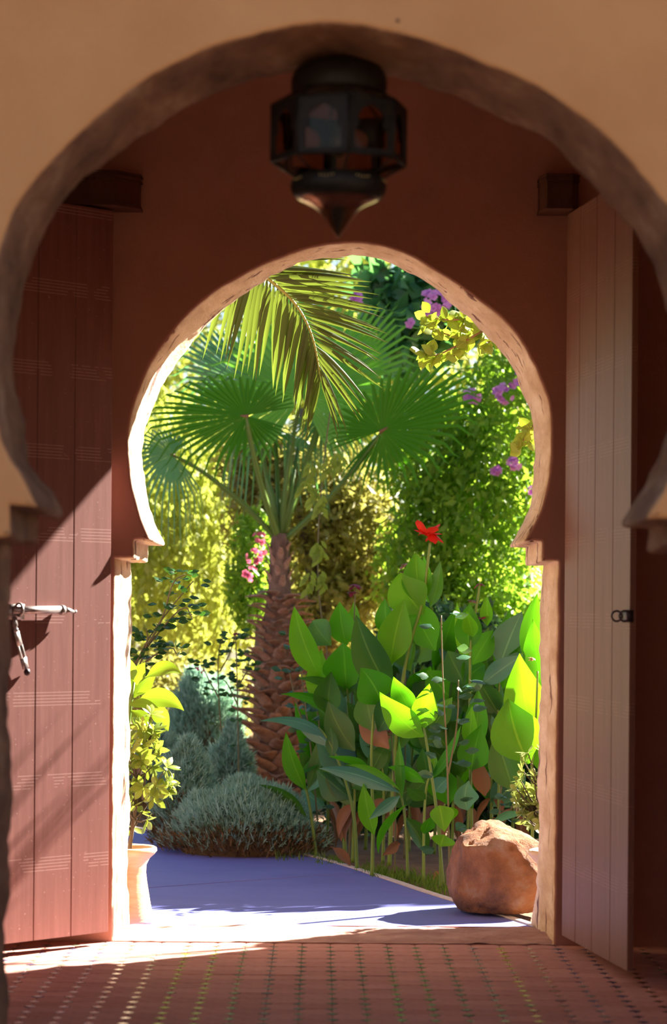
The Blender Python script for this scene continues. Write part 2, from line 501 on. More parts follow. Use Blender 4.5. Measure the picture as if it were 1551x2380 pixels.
mg, nt, b = new_mat('smoky_glass')
tr = N(nt, 'ShaderNodeBsdfTransparent'); tr.inputs[0].default_value = (0.80,0.72,0.62,1)
gl = N(nt, 'ShaderNodeBsdfGlossy'); gl.inputs[0].default_value = (0.6,0.5,0.4,1); gl.inputs['Roughness'].default_value = 0.12
ms = N(nt, 'ShaderNodeMixShader'); ms.inputs[0].default_value = 0.025
nt.links.new(tr.outputs[0], ms.inputs[1]); nt.links.new(gl.outputs[0], ms.inputs[2])
nt.links.new(ms.outputs[0], nt.nodes['Material Output'].inputs[0])
M_glass = mg

# ---------------------------------------------------------------- walls with horseshoe arches
Y1 = 5500*U; Y1b = Y1 + 425*U     # garden wall: room face, garden face
Y0 = 3370*U; Y0b = Y0 + 280*U     # nearer arch: camera face, room face
XR = 1000*U                       # half width of the gate room
ZC = (773+1310)*U                 # ceiling

def arch_wall(name, px, d, thick, xl, xr, ztop, m_face, m_rev, lift=0.0, rough=0.006, rnd=0.03, step=0.016):
    pts = []
    for seg in px:
        q = [at(x, y, d) for x, y in seg]
        q = [Vector((p.x, p.z)) for p in q]
        if len(q) > 4: q = smooth_poly(q, 2)
        pts += q
    clean = [pts[0]]
    for p in pts[1:]:
        if (p-clean[-1]).length > 1e-4: clean.append(p)
    clean[0].y = 0.0; clean[-1].y = 0.0
    out = catmull(clean, step)
    n = len(out)
    nor = []
    for i in range(n):
        t = (out[min(i+1, n-1)] - out[max(i-1, 0)]).normalized()
        nor.append(Vector((-t.y, t.x)))       # away from the opening
    for _ in range(2):
        nor = [(nor[max(i-1,0)]+nor[i]*2+nor[min(i+1,n-1)]).normalized() for i in range(n)]
    depths = [(rnd, 0.0), (rnd*0.97, 0.0), (rnd*0.62, rnd*0.08), (rnd*0.3, rnd*0.3), (rnd*0.08, rnd*0.62), (0.0, rnd)]
    k = 9
    depths += [(0.0, rnd + (thick-2*rnd)*j/k) for j in range(1, k)]
    depths += [(0.0, thick-rnd*0.5), (rnd*0.12, thick-rnd*0.2), (rnd*0.5, thick), (rnd, thick)]
    nd = len(depths)
    mb = MB()
    for j, (off, y) in enumerate(depths):
        for i in range(n):
            p = out[i] + nor[i]*off
            bump = noise.noise((p.x*6, y*3.0, p.y*6))*rough*1.6 + noise.noise((p.x*21, y*11, p.y*21))*rough*0.8
            edge = 1.0 if 0.02 < y else 0.35
            e = p + nor[i]*(bump*edge)
            zz = e.y + lift*sstep(HC+620*U, HC+840*U, e.y)*(y/thick)
            if i == 0 or i == n-1: zz = -0.06
            mb.v.append(Vector((e.x, d+y, zz)))
    for j in range(nd-1):
        for i in range(n-1):
            a = j*n+i
            mb.f.append((a, a+n, a+1+n, a+1))
    # the flat faces round the opening
    last = (nd-1)*n
    q0 = len(mb.v)
    rect = [(xl, -0.06), (xl, ztop), (xr, ztop), (xr, -0.06)]
    for yy in (d, d+thick):
        for x, z in rect: mb.v.append(Vector((x, yy, z)))
    for ring0, c0, flip in ((0, q0, False), (last, q0+4, True)):
        loop = [c0, c0+1, c0+2, c0+3] + [ring0+i for i in range(n-1, -1, -1)]
        tris = mathutils.geometry.tessellate_polygon([[Vector((mb.v[i].x, mb.v[i].z, 0)) for i in loop]])
        for t in tris:
            f = [loop[i] for i in t]
            A, B_, C_ = (mb.v[i] for i in f)
            up = (B_-A).cross(C_-A).y
            if (up > 0) != flip: f = f[::-1]
            mb.f.append(tuple(f))
    for i in range(3):
        mb.f.append((q0+i, q0+4+i, q0+5+i, q0+i+1))
    me = mb.mesh(name, None, True)
    me.materials.append(m_face); me.materials.append(m_rev)
    idx = []
    for p in me.polygons:
        vs = p.vertices
        js = [v//n for v in vs if v < nd*n]
        idx.append(1 if (len(js) == len(vs) and min(js) >= 3 and max(js) <= nd-1) else 0)
    me.polygons.foreach_set('material_index', idx)
    return link(name, me, None, None, kind='structure')

near_px = [
 [(-46,2690), (-36,1254)], [(-36,1252), (26,1248)], [(28,1246), (27,1180)],
 [(27,1178), (60,1182), (84,1184), (91,1177)],
 [(91,1171), (73,1138), (54,1103), (22,1056), (8,1021), (0,988), (-14,930), (-22,860), (-25,790), (-22,720), (-14,650), (0,590), (20,525), (50,465), (100,400), (150,345), (215,285), (280,230), (350,180), (425,140), (500,107), (600,80), (700,60), (775,52), (850,60), (975,92), (1075,128), (1200,180), (1300,235), (1375,290), (1450,360), (1500,420), (1551,485), (1580,540), (1605,610), (1622,690), (1630,770), (1628,850), (1615,930), (1598,990), (1576,1050), (1551,1108), (1530,1150), (1504,1200)],
 [(1504,1206), (1570,1209)], [(1573,1211), (1573,1262)], [(1575,1264), (1634,1267)], [(1634,1269), (1632,2690)],
]
inner_px = [
 [(263,2200), (268,1300)], [(268,1298), (310,1298)], [(312,1296), (313,1260)], [(315,1257), (351,1257)],
 [(352,1253), (332,1212), (320,1171), (309,1130), (302,1080), (299,1040), (300,1000), (306,961), (323,913), (349,853), (379,804), (420,750), (480,693), (559,645), (627,611), (707,583), (770,569), (830,566), (890,575), (944,592), (1010,629), (1076,675), (1142,721), (1204,781), (1240,853), (1268,919), (1279,968), (1281,1017), (1276,1100), (1263,1165), (1240,1215), (1218,1256)],
 [(1219,1260), (1256,1261)], [(1257,1263), (1257,1304)], [(1258,1306), (1295,1306)], [(1296,1308), (1285,2200)],
]
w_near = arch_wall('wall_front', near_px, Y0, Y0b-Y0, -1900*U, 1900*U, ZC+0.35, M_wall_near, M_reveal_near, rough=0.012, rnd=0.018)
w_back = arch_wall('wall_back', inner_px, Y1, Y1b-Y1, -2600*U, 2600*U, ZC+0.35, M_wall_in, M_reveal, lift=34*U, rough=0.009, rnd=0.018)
# a small plug hole in the plaster of the nearer wall
mb = MB(); p = at(925, 48, Y0)
mb.lathe([(0.0005,0),(0.004,0.0015),(0.0052,0.004),(0.004,0.006),(0.0005,0.006)], (0,0,0), 12)
me = mb.mesh('wall_plug'); me.transform(Matrix.Translation(p+Vector((0,0.003,0))) @ Matrix.Rotation(pi/2, 4, 'X'))
link('wall_plug', me, w_near, flat('plug', (0.10,0.05,0.03), 0.8), label='small dark plug in the ochre plaster above the arch')

mb = MB(); mb.box((-XR-0.4, Y0b, -0.06), (-XR, Y1, ZC+0.3)); struct('wall_left', mb, M_wall_in)
mb = MB(); mb.box((XR, Y0b, -0.06), (XR+0.4, Y1, ZC+0.3)); struct('wall_right', mb, M_wall_in)
mb = MB(); mb.box((-XR, Y0b, ZC), (XR, Y1, ZC+0.3)); struct('ceiling', mb, M_ceiling)
# the courtyard the photograph is taken from (behind the camera): paving and its far wall
mb = MB(); mb.box((-9, -8, -0.12), (9, Y0, -0.02)); struct('floor_courtyard', mb, surf('courtyard_paving', (0.075,0.05,0.035), (0.10,0.065,0.045), 0.8, 2))
mb = MB(); mb.box((-9, -8.4, -0.12), (9, -8, 3.0)); struct('wall_courtyard', mb, M_ceiling)

# ---------------------------------------------------------------- tiled floor
mb = MB(); mb.box((-XR, Y0, -0.10), (XR, Y1, -0.004))
floor = struct('floor', mb, M_grout)
TW, TD = 65.2*U, 0.1145
ang = -0.0055
o0 = ground_at(771.5, 2299, 0.0)
ax = Vector((cos(ang), -sin(ang)*0, 0)); ay = Vector((sin(ang), cos(ang), 0))
def octo(sx, sy, c=0.19):
    a, b2 = sx/2-0.0009, sy/2-0.0009
    ca, cb = c*sx, c*sy
    return [(-a+ca,-b2),(a-ca,-b2),(a,-b2+cb),(a,b2-cb),(a-ca,b2),(-a+ca,b2),(-a,b2-cb),(-a,-b2+cb)]
tile_me = []
for k in range(3):
    m_ = MB(); m_.prism([(x*(1+random.uniform(-.006,.002)), y*(1+random.uniform(-.006,.002))) for x, y in octo(TW, TD)], -0.02, 0.0, 0.0022)
    me = m_.mesh('tile', None, False); me.materials.append(M_tile); tile_me.append(me)
cab_me = {}
for k, mm in CAB.items():
    m_ = MB(); s = 0.186
    m_.prism([(-s*TW,0),(0,-s*TD),(s*TW,0),(0,s*TD)], -0.02, 0.0004, 0.0012)
    me = m_.mesh('inset_tile', None, False); me.materials.append(mm); cab_me[k] = me
colour_by_col = {-7:'brown',-6:'cream',-5:'lime',-4:'lime',-3:'green',-2:'grey',-1:'green',0:'green',1:'green',2:'green',3:'green',4:'green',5:'grey',6:'lime',7:'brown',8:'blue',9:'blue',10:'brown'}
cells = []
for i in range(-17, 18):
    for j in range(-20, 12):
        c = o0 + ax*(i*TW) + ay*(j*TD)
        for kind, p in (('inset', c), ('tile', c + ax*(TW/2) + ay*(TD/2))):
            if abs(p.x) > XR-TW*0.55 or p.y > Y1-0.005-TD*0.3 or p.y < Y0b: continue
            if kind == 'tile' and p.y > Y1-TD*0.5: continue
            x = CX + p.x*F/p.y; y = HY + HC*F/p.y
            cells.append((y if (-40 < x < 1590 and y < 2400) else -1, kind, i, p))
for kind in ('tile', 'inset'):
    lst = sorted([c for c in cells if c[1] == kind], key=lambda c: -c[0])
    rest = MB(); restc = {}
    for k, (vis, kd, i, p) in enumerate(lst):
        rz = random.uniform(-0.012, 0.012); tilt = random.uniform(-0.004, 0.004); dz = random.uniform(-0.0012, 0.0012)
        Mx = Matrix.Translation(p + Vector((0,0,dz))) @ Matrix.Rotation(rz-ang, 4, 'Z') @ Matrix.Rotation(tilt, 4, 'X')
        ck = colour_by_col.get(i, random.choice(['brown','blue','green']))
        if random.random() < 0.14: ck = random.choice(['grey','green','brown'])
        me = tile_me[k % 3] if kind == 'tile' else cab_me[ck]
        if k < 298 and vis > 0:
            o = link('tile' if kind == 'tile' else 'inset_tile', me, floor)
            o.matrix_local = Mx
        else:
            tgt = rest if kind == 'tile' else restc.setdefault(ck, MB())
            tgt.add([Mx @ v.co for v in me.vertices], [tuple(f.vertices) for f in me.polygons])
    if kind == 'tile':
        struct('tile_field', rest, M_tile, floor, kind='stuff')
    else:
        allm = MB(); sl = []
        me_all = bpy.data.meshes.new('inset_tile_field'); vv, ff, mi = [], [], []
        for q, (ck, m_) in enumerate(restc.items()):
            n0 = len(vv); vv += [tuple(v) for v in m_.v]; ff += [tuple(i+n0 for i in f) for f in m_.f]; mi += [q]*len(m_.f)
            me_all.materials.append(CAB[ck])
        me_all.from_pydata(vv, [], ff); me_all.polygons.foreach_set('material_index', mi)
        link('inset_tile_field', me_all, floor, None, kind='stuff')

# worn threshold in the depth of the garden wall
mb = MB()
nx_, ny_ = 70, 14
xa, xb = at(262,2190,Y1).x-0.03, at(1290,2190,Y1).x+0.03
for j in range(ny_+1):
    for i in range(nx_+1):
        x = xa + (xb-xa)*i/nx_; y = Y1-0.004 + (Y1b-Y1+0.02)*j/ny_
        z = 0.004 - 0.035*sstep(0.45, 1.0, j/ny_) + 0.010*noise.noise((x*4, y*9, 1)) + 0.006*noise.noise((x*13, y*22, 5))
        mb.v.append(Vector((x, y, z)))
for j in range(ny_):
    for i in range(nx_):
        a = j*(nx_+1)+i; mb.f.append((a, a+1, a+nx_+2, a+nx_+1))
b0 = len(mb.v)
mb.add([(xa,Y1-0.004,-0.1),(xb,Y1-0.004,-0.1),(xb,Y1b+0.016,-0.1),(xa,Y1b+0.016,-0.1)], [])
mb.f.append((b0, b0+1, nx_, 0)); mb.f.append((b0+2, b0+3, ny_*(nx_+1), ny_*(nx_+1)+nx_))
struct('trim_1', mb, M_threshold, smooth=False)

# ---------------------------------------------------------------- the two door leaves
def plank_mesh(mb, o, a, nrm, s0, s1, z0, z1, th, bev=0.004):
    """Upright board: along direction a from s0 to s1; the face towards nrm has bevelled long edges."""
    def P(s, n_, z): return o + a*s + nrm*n_ + Vector((0,0,z))
    prof = [(s0, 0), (s1, 0), (s1, th-bev), (s1-bev, th), (s0+bev, th), (s0, th-bev)]
    n = len(prof)
    nz = 1
    vs = [P(s, q, z0) for s, q in prof] + [P(s, q, z1) for s, q in prof]
    fs = [(i, (i+1) % n, n+(i+1) % n, n+i) for i in range(n)] + [tuple(reversed(range(n))), tuple(range(n, 2*n))]
    mb.add(vs, fs)

def door(name, label_, hinge, end, nrm_sign, planks, m, z0, z1, th=0.045):
    a = (end-hinge); L = a.length; a = a.normalized()
    nrm = Vector((-a.y, a.x, 0))*nrm_sign
    root = link(name, None, None, None, kind='structure', label=label_)
    root.location = (hinge.x, hinge.y, 0); root.empty_display_size = 0.1
    s = 0.0
    for w in planks:
        mb = MB()
        plank_mesh(mb, hinge, a, nrm, s*L, (s+w)*L, z0, z1 - random.uniform(0, .004), th)
        part('plank', mb, m, root, smooth=False)
        s += w
    for zf in (0.12, 0.5, 0.88):
        mb = MB(); zc = z0+(z1-z0)*zf
        plank_mesh(mb, hinge - nrm*0.03, a, nrm, 0.05*L, 0.90*L, zc-0.07, zc+0.07, 0.03, 0.0)
        part('batten', mb, m, root, smooth=False)
    return root, a, nrm, L

dzt, dzb = HC + 916*U, HC - 742*U
YH = Y1 - 52*U
hl = Vector((at(252, 2174, YH).x, YH, 0))
dl = Vector((-194, -201, 0)).normalized()
n_ = Vector((-dl.y, dl.x, 0)); n_ = n_ if n_.y < 0 else -n_
hl = hl - n_*0.045
el = hl + dl*(546*U)
DL, aL, nL, LL = door('door_1', 'red painted plank door leaf swung open on the left, with iron bolt', hl, el, 1 if Vector((-dl.y, dl.x, 0)).dot(Vector((1,-1,0))) > 0 else -1, [112/546, 108/546, 110/546, 106/546, 110/546], M_doorL, dzb, dzt)
hr = Vector((at(1306, 2174, YH).x, YH, 0))
dr = Vector((84, -540, 0)).normalized()
n_ = Vector((-dr.y, dr.x, 0)); n_ = n_ if n_.x < 0 else -n_
hr = hr - n_*0.024
er = hr + dr*(546*U)
DR, aR, nR, LR = door('door_2', 'brown painted plank door leaf swung open on the right, with iron rings', hr, er, 1 if Vector((-dr.y, dr.x, 0)).dot(Vector((-1,0,0))) > 0 else -1, [0.22, 0.26, 0.27, 0.25], M_doorR, dzb, dzt, 0.024)

def on_left(x, y, off=0.0):
    """Point on the left leaf's visible face (plus off along its normal) seen at pixel (x, y)."""
    o = hl + nL*(0.045+off)
    r = at(x, y, 1.0) - Vector((0,0,HC))
    c0 = Vector((0,0,HC))
    t = (o - c0).dot(nL)/r.dot(nL)
    return c0 + r*t
def on_right(x, y, off=0.0):
    o = hr + nR*(0.024+off)
    r = at(x, y, 1.0) - Vector((0,0,HC)); c0 = Vector((0,0,HC))
    return c0 + r*((o - c0).dot(nR)/r.dot(nR))

# iron bolt and hasp of the left leaf
mb = MB()
p0, p1, p2, p3 = on_left(30,1418,.026), on_left(140,1417,.026), on_left(148,1418,.026), on_left(172,1422,.026)
mb.tube([p0, p1], 0.0165, 16)
mb.tube([p1, p1.lerp(p2,.3), p2], [0.0185,0.022,0.019], 16)
mb.tube([p2, p3], [0.0185, 0.006], 16)
bolt = part('bolt', mb, M_iron, DL, label='round iron bolt with a pointed end')
mb = MB(); pe = on_left(175,1422,.026)
mb.lathe([(0.0005,-0.0085),(0.006,-0.006),(0.0085,0),(0.006,0.006),(0.0005,0.0085)], pe, 12); part('bolt_knob', mb, M_iron, bolt)
mb = MB(); q0, q1 = on_left(14,1404,0), on_left(50,1440,0)
mb.box((0,0,0),(1,1,1), Matrix((( (q1-q0).x,0,nL.x*.02, q0.x),((q1-q0).y,0,nL.y*.02,q0.y),(0,(q1-q0).z,0,q0.z),(0,0,0,1))))
part('bolt_plate', mb, M_iron, DL)
mb = MB(); pr_ = on_left(44,1417,.026)
ringpts = [pr_ + nL*(0.026*cos(t)) + Vector((0,0,0.026*sin(t))) for t in [2*pi*k/16 for k in range(17)]]
mb.tube(ringpts, 0.006, 8, False); part('bolt_keeper', mb, M_iron, DL)
mb = MB()
h0, h1, h2, h3, h4 = on_left(33,1436,.02), on_left(35,1462,.02), on_left(40,1492,.018), on_left(60,1553,.016), on_left(63,1562,.018)
mb.tube([h0, h1.lerp(h0,.3), h1.lerp(h0,.15), h1, h1.lerp(h3,.07)], [0.013,0.014,0.009,0.014,0.012], 12)
hasp = part('hasp', mb, M_iron, DL, label='hanging iron hasp with a slot')
side = (h3-h1).cross(nL).normalized(); ax_ = (h3-h1)
mb = MB()
def bar(c0, A_, ws, wt):
    mb.box((0,-1,-1),(1,1,1), Matrix(((A_.x, side.x*ws, nL.x*wt, c0.x),(A_.y, side.y*ws, nL.y*wt, c0.y),(A_.z, side.z*ws, nL.z*wt, c0.z),(0,0,0,1))))
for sgn in (-1, 1): bar(h1 + side*(sgn*0.0095), ax_, 0.0048, 0.0045)
for f0, f1 in ((0, .42), (.74, 1)): bar(h1 + ax_*f0, ax_*(f1-f0), 0.0143, 0.0048)
part('hasp_strap', mb, M_iron, hasp)
mb = MB(); mb.lathe([(0.0005,-0.016),(0.010,-0.012),(0.015,0),(0.010,0.012),(0.0005,0.016)], h4, 14); part('hasp_knob', mb, M_darkiron, hasp)

# iron rings of the right leaf (stood off the boards on a plate)
for x in (1428, 1446):
    mb = MB(); c = on_right(x, 1432, 0.0) + nR*0.030
    c = on_right(x+6, 1432, 0.024)
    e2 = Vector((0,0,1)); e1 = nR
    mb.tube([c + e1*(0.0205*cos(t)) + e2*(0.0205*sin(t)) for t in [2*pi*k/20 for k in range(21)]], 0.0042, 8, False)
    part('door_ring', mb, M_darkiron, DR, label='dark iron ring')
mb = MB(); c = on_right(1461, 1432, 0.0)
mb.box((-1,-1,-1),(1,1,1), Matrix(((aR.x*.03, 0, nR.x*.012, c.x),(aR.y*.03, 0, nR.y*.012, c.y),(0, .024, 0, c.z),(0,0,0,1))))
part('ring_plate', mb, M_darkiron, DR)

# pivot blocks over the hinges
def pivot_block(label_, plan, ztop_, zbot_):
    root = thing('door_pivot_block', label_, 'bracket', (sum(p[0] for p in plan)/len(plan), Y1, zbot_), None)
    mb = MB(); mb.prism(plan, zbot_+0.012, ztop_-0.03); part('block', mb, M_pivot, root, smooth=False)
    cxm = sum(p[0] for p in plan)/len(plan); 
    def grow(k): return [(cxm+(x-cxm)*k, Y1+(y-Y1)*k) for x, y in plan]
    mb = MB(); mb.prism(grow(1.05), ztop_-0.030, ztop_-0.018); part('moulding', mb, M_pivot, root, smooth=False)
    mb = MB(); mb.prism(grow(1.02), ztop_-0.018, ztop_-0.008); mb.prism(grow(1.06), ztop_-0.008, ztop_); part('moulding', mb, M_pivot, root, smooth=False)
    mb = MB(); mb.prism(grow(1.05), zbot_, zbot_+0.012); part('lip', mb, M_pivot, root, smooth=False)
    y0 = min(p[1] for p in plan)
    xs = sorted(p[0] for p in plan if abs(p[1]-y0) < 1e-5)
    mb = MB()
    nden = 12
    for k in range(nden):
        x = xs[0] + (xs[-1]-xs[0])*(k+0.5)/nden; w = (xs[-1]-xs[0])/nden*0.36
        mb.box((x-w, y0-0.006, ztop_-0.044), (x+w, y0+0.004, ztop_-0.030))
    part('dentil_row', mb, M_pivot, root, smooth=False, kind='stuff')
    return root
u = U
zt, zb = HC + 1002*u, HC + 922*u
pivot_block('dark wooden block over the left door leaf, the wider one with a slanting corner', [(-447*u-8*u, Y1-2*u), (-660*u, Y1-2*u), (-660*u, Y1-100*u), (-500*u-8*u, Y1-100*u), (-448*u-8*u, Y1-45*u)][::-1], zt, zb)
pivot_block('dark wooden block over the right door leaf, square with a beaded top', [(476*u-8*u, Y1-2*u), (476*u-8*u, Y1-60*u), (488*u-8*u, Y1-100*u), (545*u-8*u, Y1-100*u), (562*u-8*u, Y1-80*u), (562*u-8*u, Y1-2*u)], zt, zb)

# ---------------------------------------------------------------- hanging lantern
def lantern():
    d = 3600*U
    c = at(786, 551, d); cx, cy = c.x, c.y
    Z = lambda zz: HC + zz*U
    top = Z(837)
    L = thing('lantern', 'octagonal dark metal and glass lantern hanging under the arch', 'lantern', (cx, cy, top))
    n8 = [radians(-82 + 45*k) for k in range(8)]
    def V(r, z, k): return Vector((cx + r*U*cos(n8[k % 8]), cy + r*U*sin(n8[k % 8]), Z(z)))
    mb = MB(); mb.lathe([(x*U, Z(z)-Z(569)) for x, z in [(0.5,839),(20,838),(45,834),(62,826),(70,818),(73,806),(72.5,790),(70,785),(60,784),(0.5,784)]], (cx, cy, Z(569)), 40)
    part('cap', mb, M_bronze, L)
    mb = MB(); mb.tube([(cx,cy,Z(838)), (cx,cy,Z(846))], 0.012, 12); part('ceiling_hook', mb, M_bronze, L)
    R, zT, zB = 103, 766, 680
    # eight arcaded side plates with a pane each
    for k in range(8):
        a, b = V(R, zB, k), V(R, zB, k+1)
        ex = (b-a); W = ex.length; ex = ex.normalized(); ez = Vector((0,0,1)); H = (zT-zB)*U
        mid = (a+b)/2; nn = ex.cross(ez)
        if nn.dot(Vector((mid.x-cx, mid.y-cy, 0))) < 0: nn = -nn
        hole = [(-.355,.10),(.355,.10),(.355,.44),(.28,.45),(.265,.52),(.285,.60),(.27,.69),(.20,.76),(.10,.81),(0,.86),(-.10,.81),(-.20,.76),(-.27,.69),(-.285,.60),(-.265,.52),(-.28,.45),(-.355,.44)]
        hp = catmull([Vector((x*W, z*H)) for x, z in hole] + [Vector((hole[0][0]*W, hole[0][1]*H))], 0.02)[:-1]
        ctr = Vector((0, H*0.46))
        mb = MB(); m_ = len(hp)
        outp = []
        for p in hp:
            v = p-ctr; s = 1e9
            if abs(v.x) > 1e-9: s = min(s, (W/2)/abs(v.x))
            if v.y > 1e-9: s = min(s, (H-ctr.y)/v.y)
            if v.y < -1e-9: s = min(s, ctr.y/-v.y)
            outp.append(ctr+v*s)
        # snap nearest outline points onto the four corners
        for cc in (Vector((-W/2,0)), Vector((W/2,0)), Vector((W/2,H)), Vector((-W/2,H))):
            i = min(range(m_), key=lambda i: (outp[i]-cc).length); outp[i] = cc
        def P(p, o): return mid + ex*p.x + ez*p.y + nn*o
        for o in (0.0, -0.004):
            for p in hp: mb.v.append(P(p, o))
            for p in outp: mb.v.append(P(p, o))
        for i in range(m_):
            j = (i+1) % m_
            mb.f += [(i, j, m_+j, m_+i), (2*m_+i, 3*m_+i, 3*m_+j, 2*m_+j), (i, 2*m_+i, 2*m_+j, j)]
        part('side_plate', mb, M_bronze, L, smooth=False)
        mb = MB(); mb.add([P(Vector((x*W, z*H)), o) for o in (-.005,-.007) for x, z in ((-.44,.05),(.44,.05),(.44,.92),(-.44,.92))], [(0,1,2,3),(7,6,5,4),(0,4,5,1),(1,5,6,2),(2,6,7,3),(3,7,4,0)])
        part('glass_pane', mb, M_glass, L, smooth=False)
        for (r0, z0, r1, z1) in ((70, 785, R, zT), (R, zB, 66, 659)):
            q = [V(r0, z0, k), V(r0, z0, k+1), V(r1, z1, k+1), V(r1, z1, k)]
            mb = MB(); nq = (q[1]-q[0]).cross(q[3]-q[0]).normalized()*0.0015
            mb.add([p-nq for p in q]+[p+nq for p in q], [(0,1,2,3),(7,6,5,4),(0,4,5,1),(1,5,6,2),(2,6,7,3),(3,7,4,0)])
            part('glass_pane', mb, M_glass, L, smooth=False)
    mb = MB()
    for k in range(8):
        mb.tube([V(70,785,k), V(R,zT,k)], 0.0035, 6); mb.tube([V(R,zB,k), V(66,659,k)], 0.0035, 6)
        mb.tube([V(R,zB,k), V(R,zT,k)], 0.0042, 6)
        for z in (zT, zB): mb.tube([V(R,z,k), V(R,z,k+1)], 0.0042, 6)
    part('edge_strips', mb, M_bronze, L)
    mb = MB(); mb.lathe([(x*U, (z-569)*U) for x, z in [(0.5,662),(40,662),(66,660),(71,655),(73.5,647),(72,638),(67,631),(61,626)]], (cx,cy,Z(569)), 40)
    part('bowl', mb, M_bronze, L)
    mb = MB(); mb.lathe([(x*U, (z-569)*U) for x, z in [(62,627),(61,626),(50,620.5),(40,616),(32,611),(25,603),(18,593),(11,582),(5,574),(0.4,567.5)]], (cx,cy,Z(569)), 40)
    part('finial', mb, M_brass, L, label='polished brass pointed finial')
    mb = MB()  # raised studs stand in for light glinting through pierced holes
    for k in range(8):
        a0 = n8[k]+radians(22.5)
        for j in range(-2, 3):
            a = a0 + j*0.07
            p = Vector((cx+73*U*cos(a), cy+73*U*sin(a), Z(650+abs(j)*0.8)))
            mb.lathe([(0.0004,-0.0025),(0.0022,0),(0.0004,0.0025)], p, 6)
    part('glint_studs', mb, M_gold, L, label='gold studs standing for light through pierced holes', kind='stuff')
    mb = MB(); mb.lathe([(0.0005,0),(0.012,0.004),(0.022,0.03),(0.022,0.05),(0.012,0.075),(0.008,0.10),(0.0005,0.10)], (cx,cy,Z(690)), 16)
    part('bulb', mb, flat('silhouette_bulb', (0.07,0.06,0.05), 0.4), L)  # the bulb's dark silhouette is put into its colour
lantern()

# ---------------------------------------------------------------- garden ground and path
mb = MB()
nx_, ny_ = 60, 70
for j in range(ny_+1):
    for i in range(nx_+1):
        x = -12+24*i/nx_; y = Y1b + 0.004 + 26*(j/ny_)**1.6
        mb.v.append(Vector((x, y, GZ - 0.03 + 0.02*noise.noise((x*1.7, y*1.7, 0)))))
for j in range(ny_):
    for i in range(nx_):
        a = j*(nx_+1)+i; mb.f.append((a, a+1, a+nx_+2, a+nx_+1))
struct('ground', mb, M_soil, smooth=True)
mb = MB(); mb.box((-40, Y1b+26, GZ-0.3), (40, 70, GZ-0.02)); struct('ground_lawn', mb, M_lawn)

edge = [ground_at(x, y) for x, y in [(1262,2160),(1225,2150),(1120,2115),(1000,2080),(870,2035),(720,1990),(600,1965),(450,1945),(310,1925),(150,1905),(-150,1870)]]
edge2 = smooth_poly([Vector((p.x, p.y)) for p in edge], 2)
poly = [Vector((edge2[0].x+0.03, Y1b+0.01))] + edge2 + [Vector((-5.5, edge2[-1].y+0.4)), Vector((-5.5, Y1b+0.01))]
def clip(poly, n_, c_):
    out = []
    for i in range(len(poly)):
        a, b2 = poly[i], poly[(i+1) % len(poly)]
        da, db = a.dot(n_)-c_, b2.dot(n_)-c_
        if da >= 0: out.append(a)
        if (da >= 0) != (db >= 0): out.append(a.lerp(b2, da/(da-db)))
    return out
path = link('path', None, None, None, kind='structure'); path.location = (-1, 13, GZ)
ja, jb = ground_at(352,2063), ground_at(738,2035)
jd = Vector((jb.x-ja.x, jb.y-ja.y)).normalized(); jn = Vector((-jd.y, jd.x))
c0 = Vector((ja.x, ja.y)).dot(jn)
# spacing from the next joint in the photograph
k1 = ground_at(370,1978); gap = Vector((k1.x, k1.y)).dot(jn) - c0
cuts = [c0 + gap*q for q in (-2.0, -0.93, 0, 1, 2.1, 3.2, 4.4)]
for a_, b_ in zip([-1e3]+cuts, cuts+[1e3]):
    q = clip(clip(poly, jn, a_+0.006), -jn, -(b_-0.006))
    if len(q) < 3: continue
    ar = sum(q[i].x*q[(i+1) % len(q)].y - q[(i+1) % len(q)].x*q[i].y for i in range(len(q)))
    if ar < 0: q = q[::-1]
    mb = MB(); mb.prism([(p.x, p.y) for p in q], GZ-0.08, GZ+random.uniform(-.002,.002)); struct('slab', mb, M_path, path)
mb = MB()
def offs(poly2, w):
    r = []
    for i, p in enumerate(poly2):
        t = (poly2[min(i+1, len(poly2)-1)]-poly2[max(i-1, 0)]).normalized(); r.append(p + Vector((t.y, -t.x))*w)
    return r
o1, o2 = offs(edge2, 0.004), offs(edge2, 0.05)
for k in range(len(edge2)-1):
    a, b2, c2, d2 = o1[k], o1[k+1], o2[k+1], o2[k]
    mb.add([(a.x,a.y,GZ+.008),(b2.x,b2.y,GZ+.008),(c2.x,c2.y,GZ+.004),(d2.x,d2.y,GZ+.004),(a.x,a.y,GZ-.06),(b2.x,b2.y,GZ-.06),(c2.x,c2.y,GZ-.06),(d2.x,d2.y,GZ-.06)],
           [(0,1,2,3),(4,5,1,0),(7,3,2,6)])
struct('curb', mb, M_curb, path)
# dark bed under the joints
mb = MB(); mb.prism([(p.x, p.y) for p in (poly if sum(poly[i].x*poly[(i+1)%len(poly)].y-poly[(i+1)%len(poly)].x*poly[i].y for i in range(len(poly)))>0 else poly[::-1])], GZ-0.09, GZ-0.003)
struct('path_bed', mb, M_curb, path)

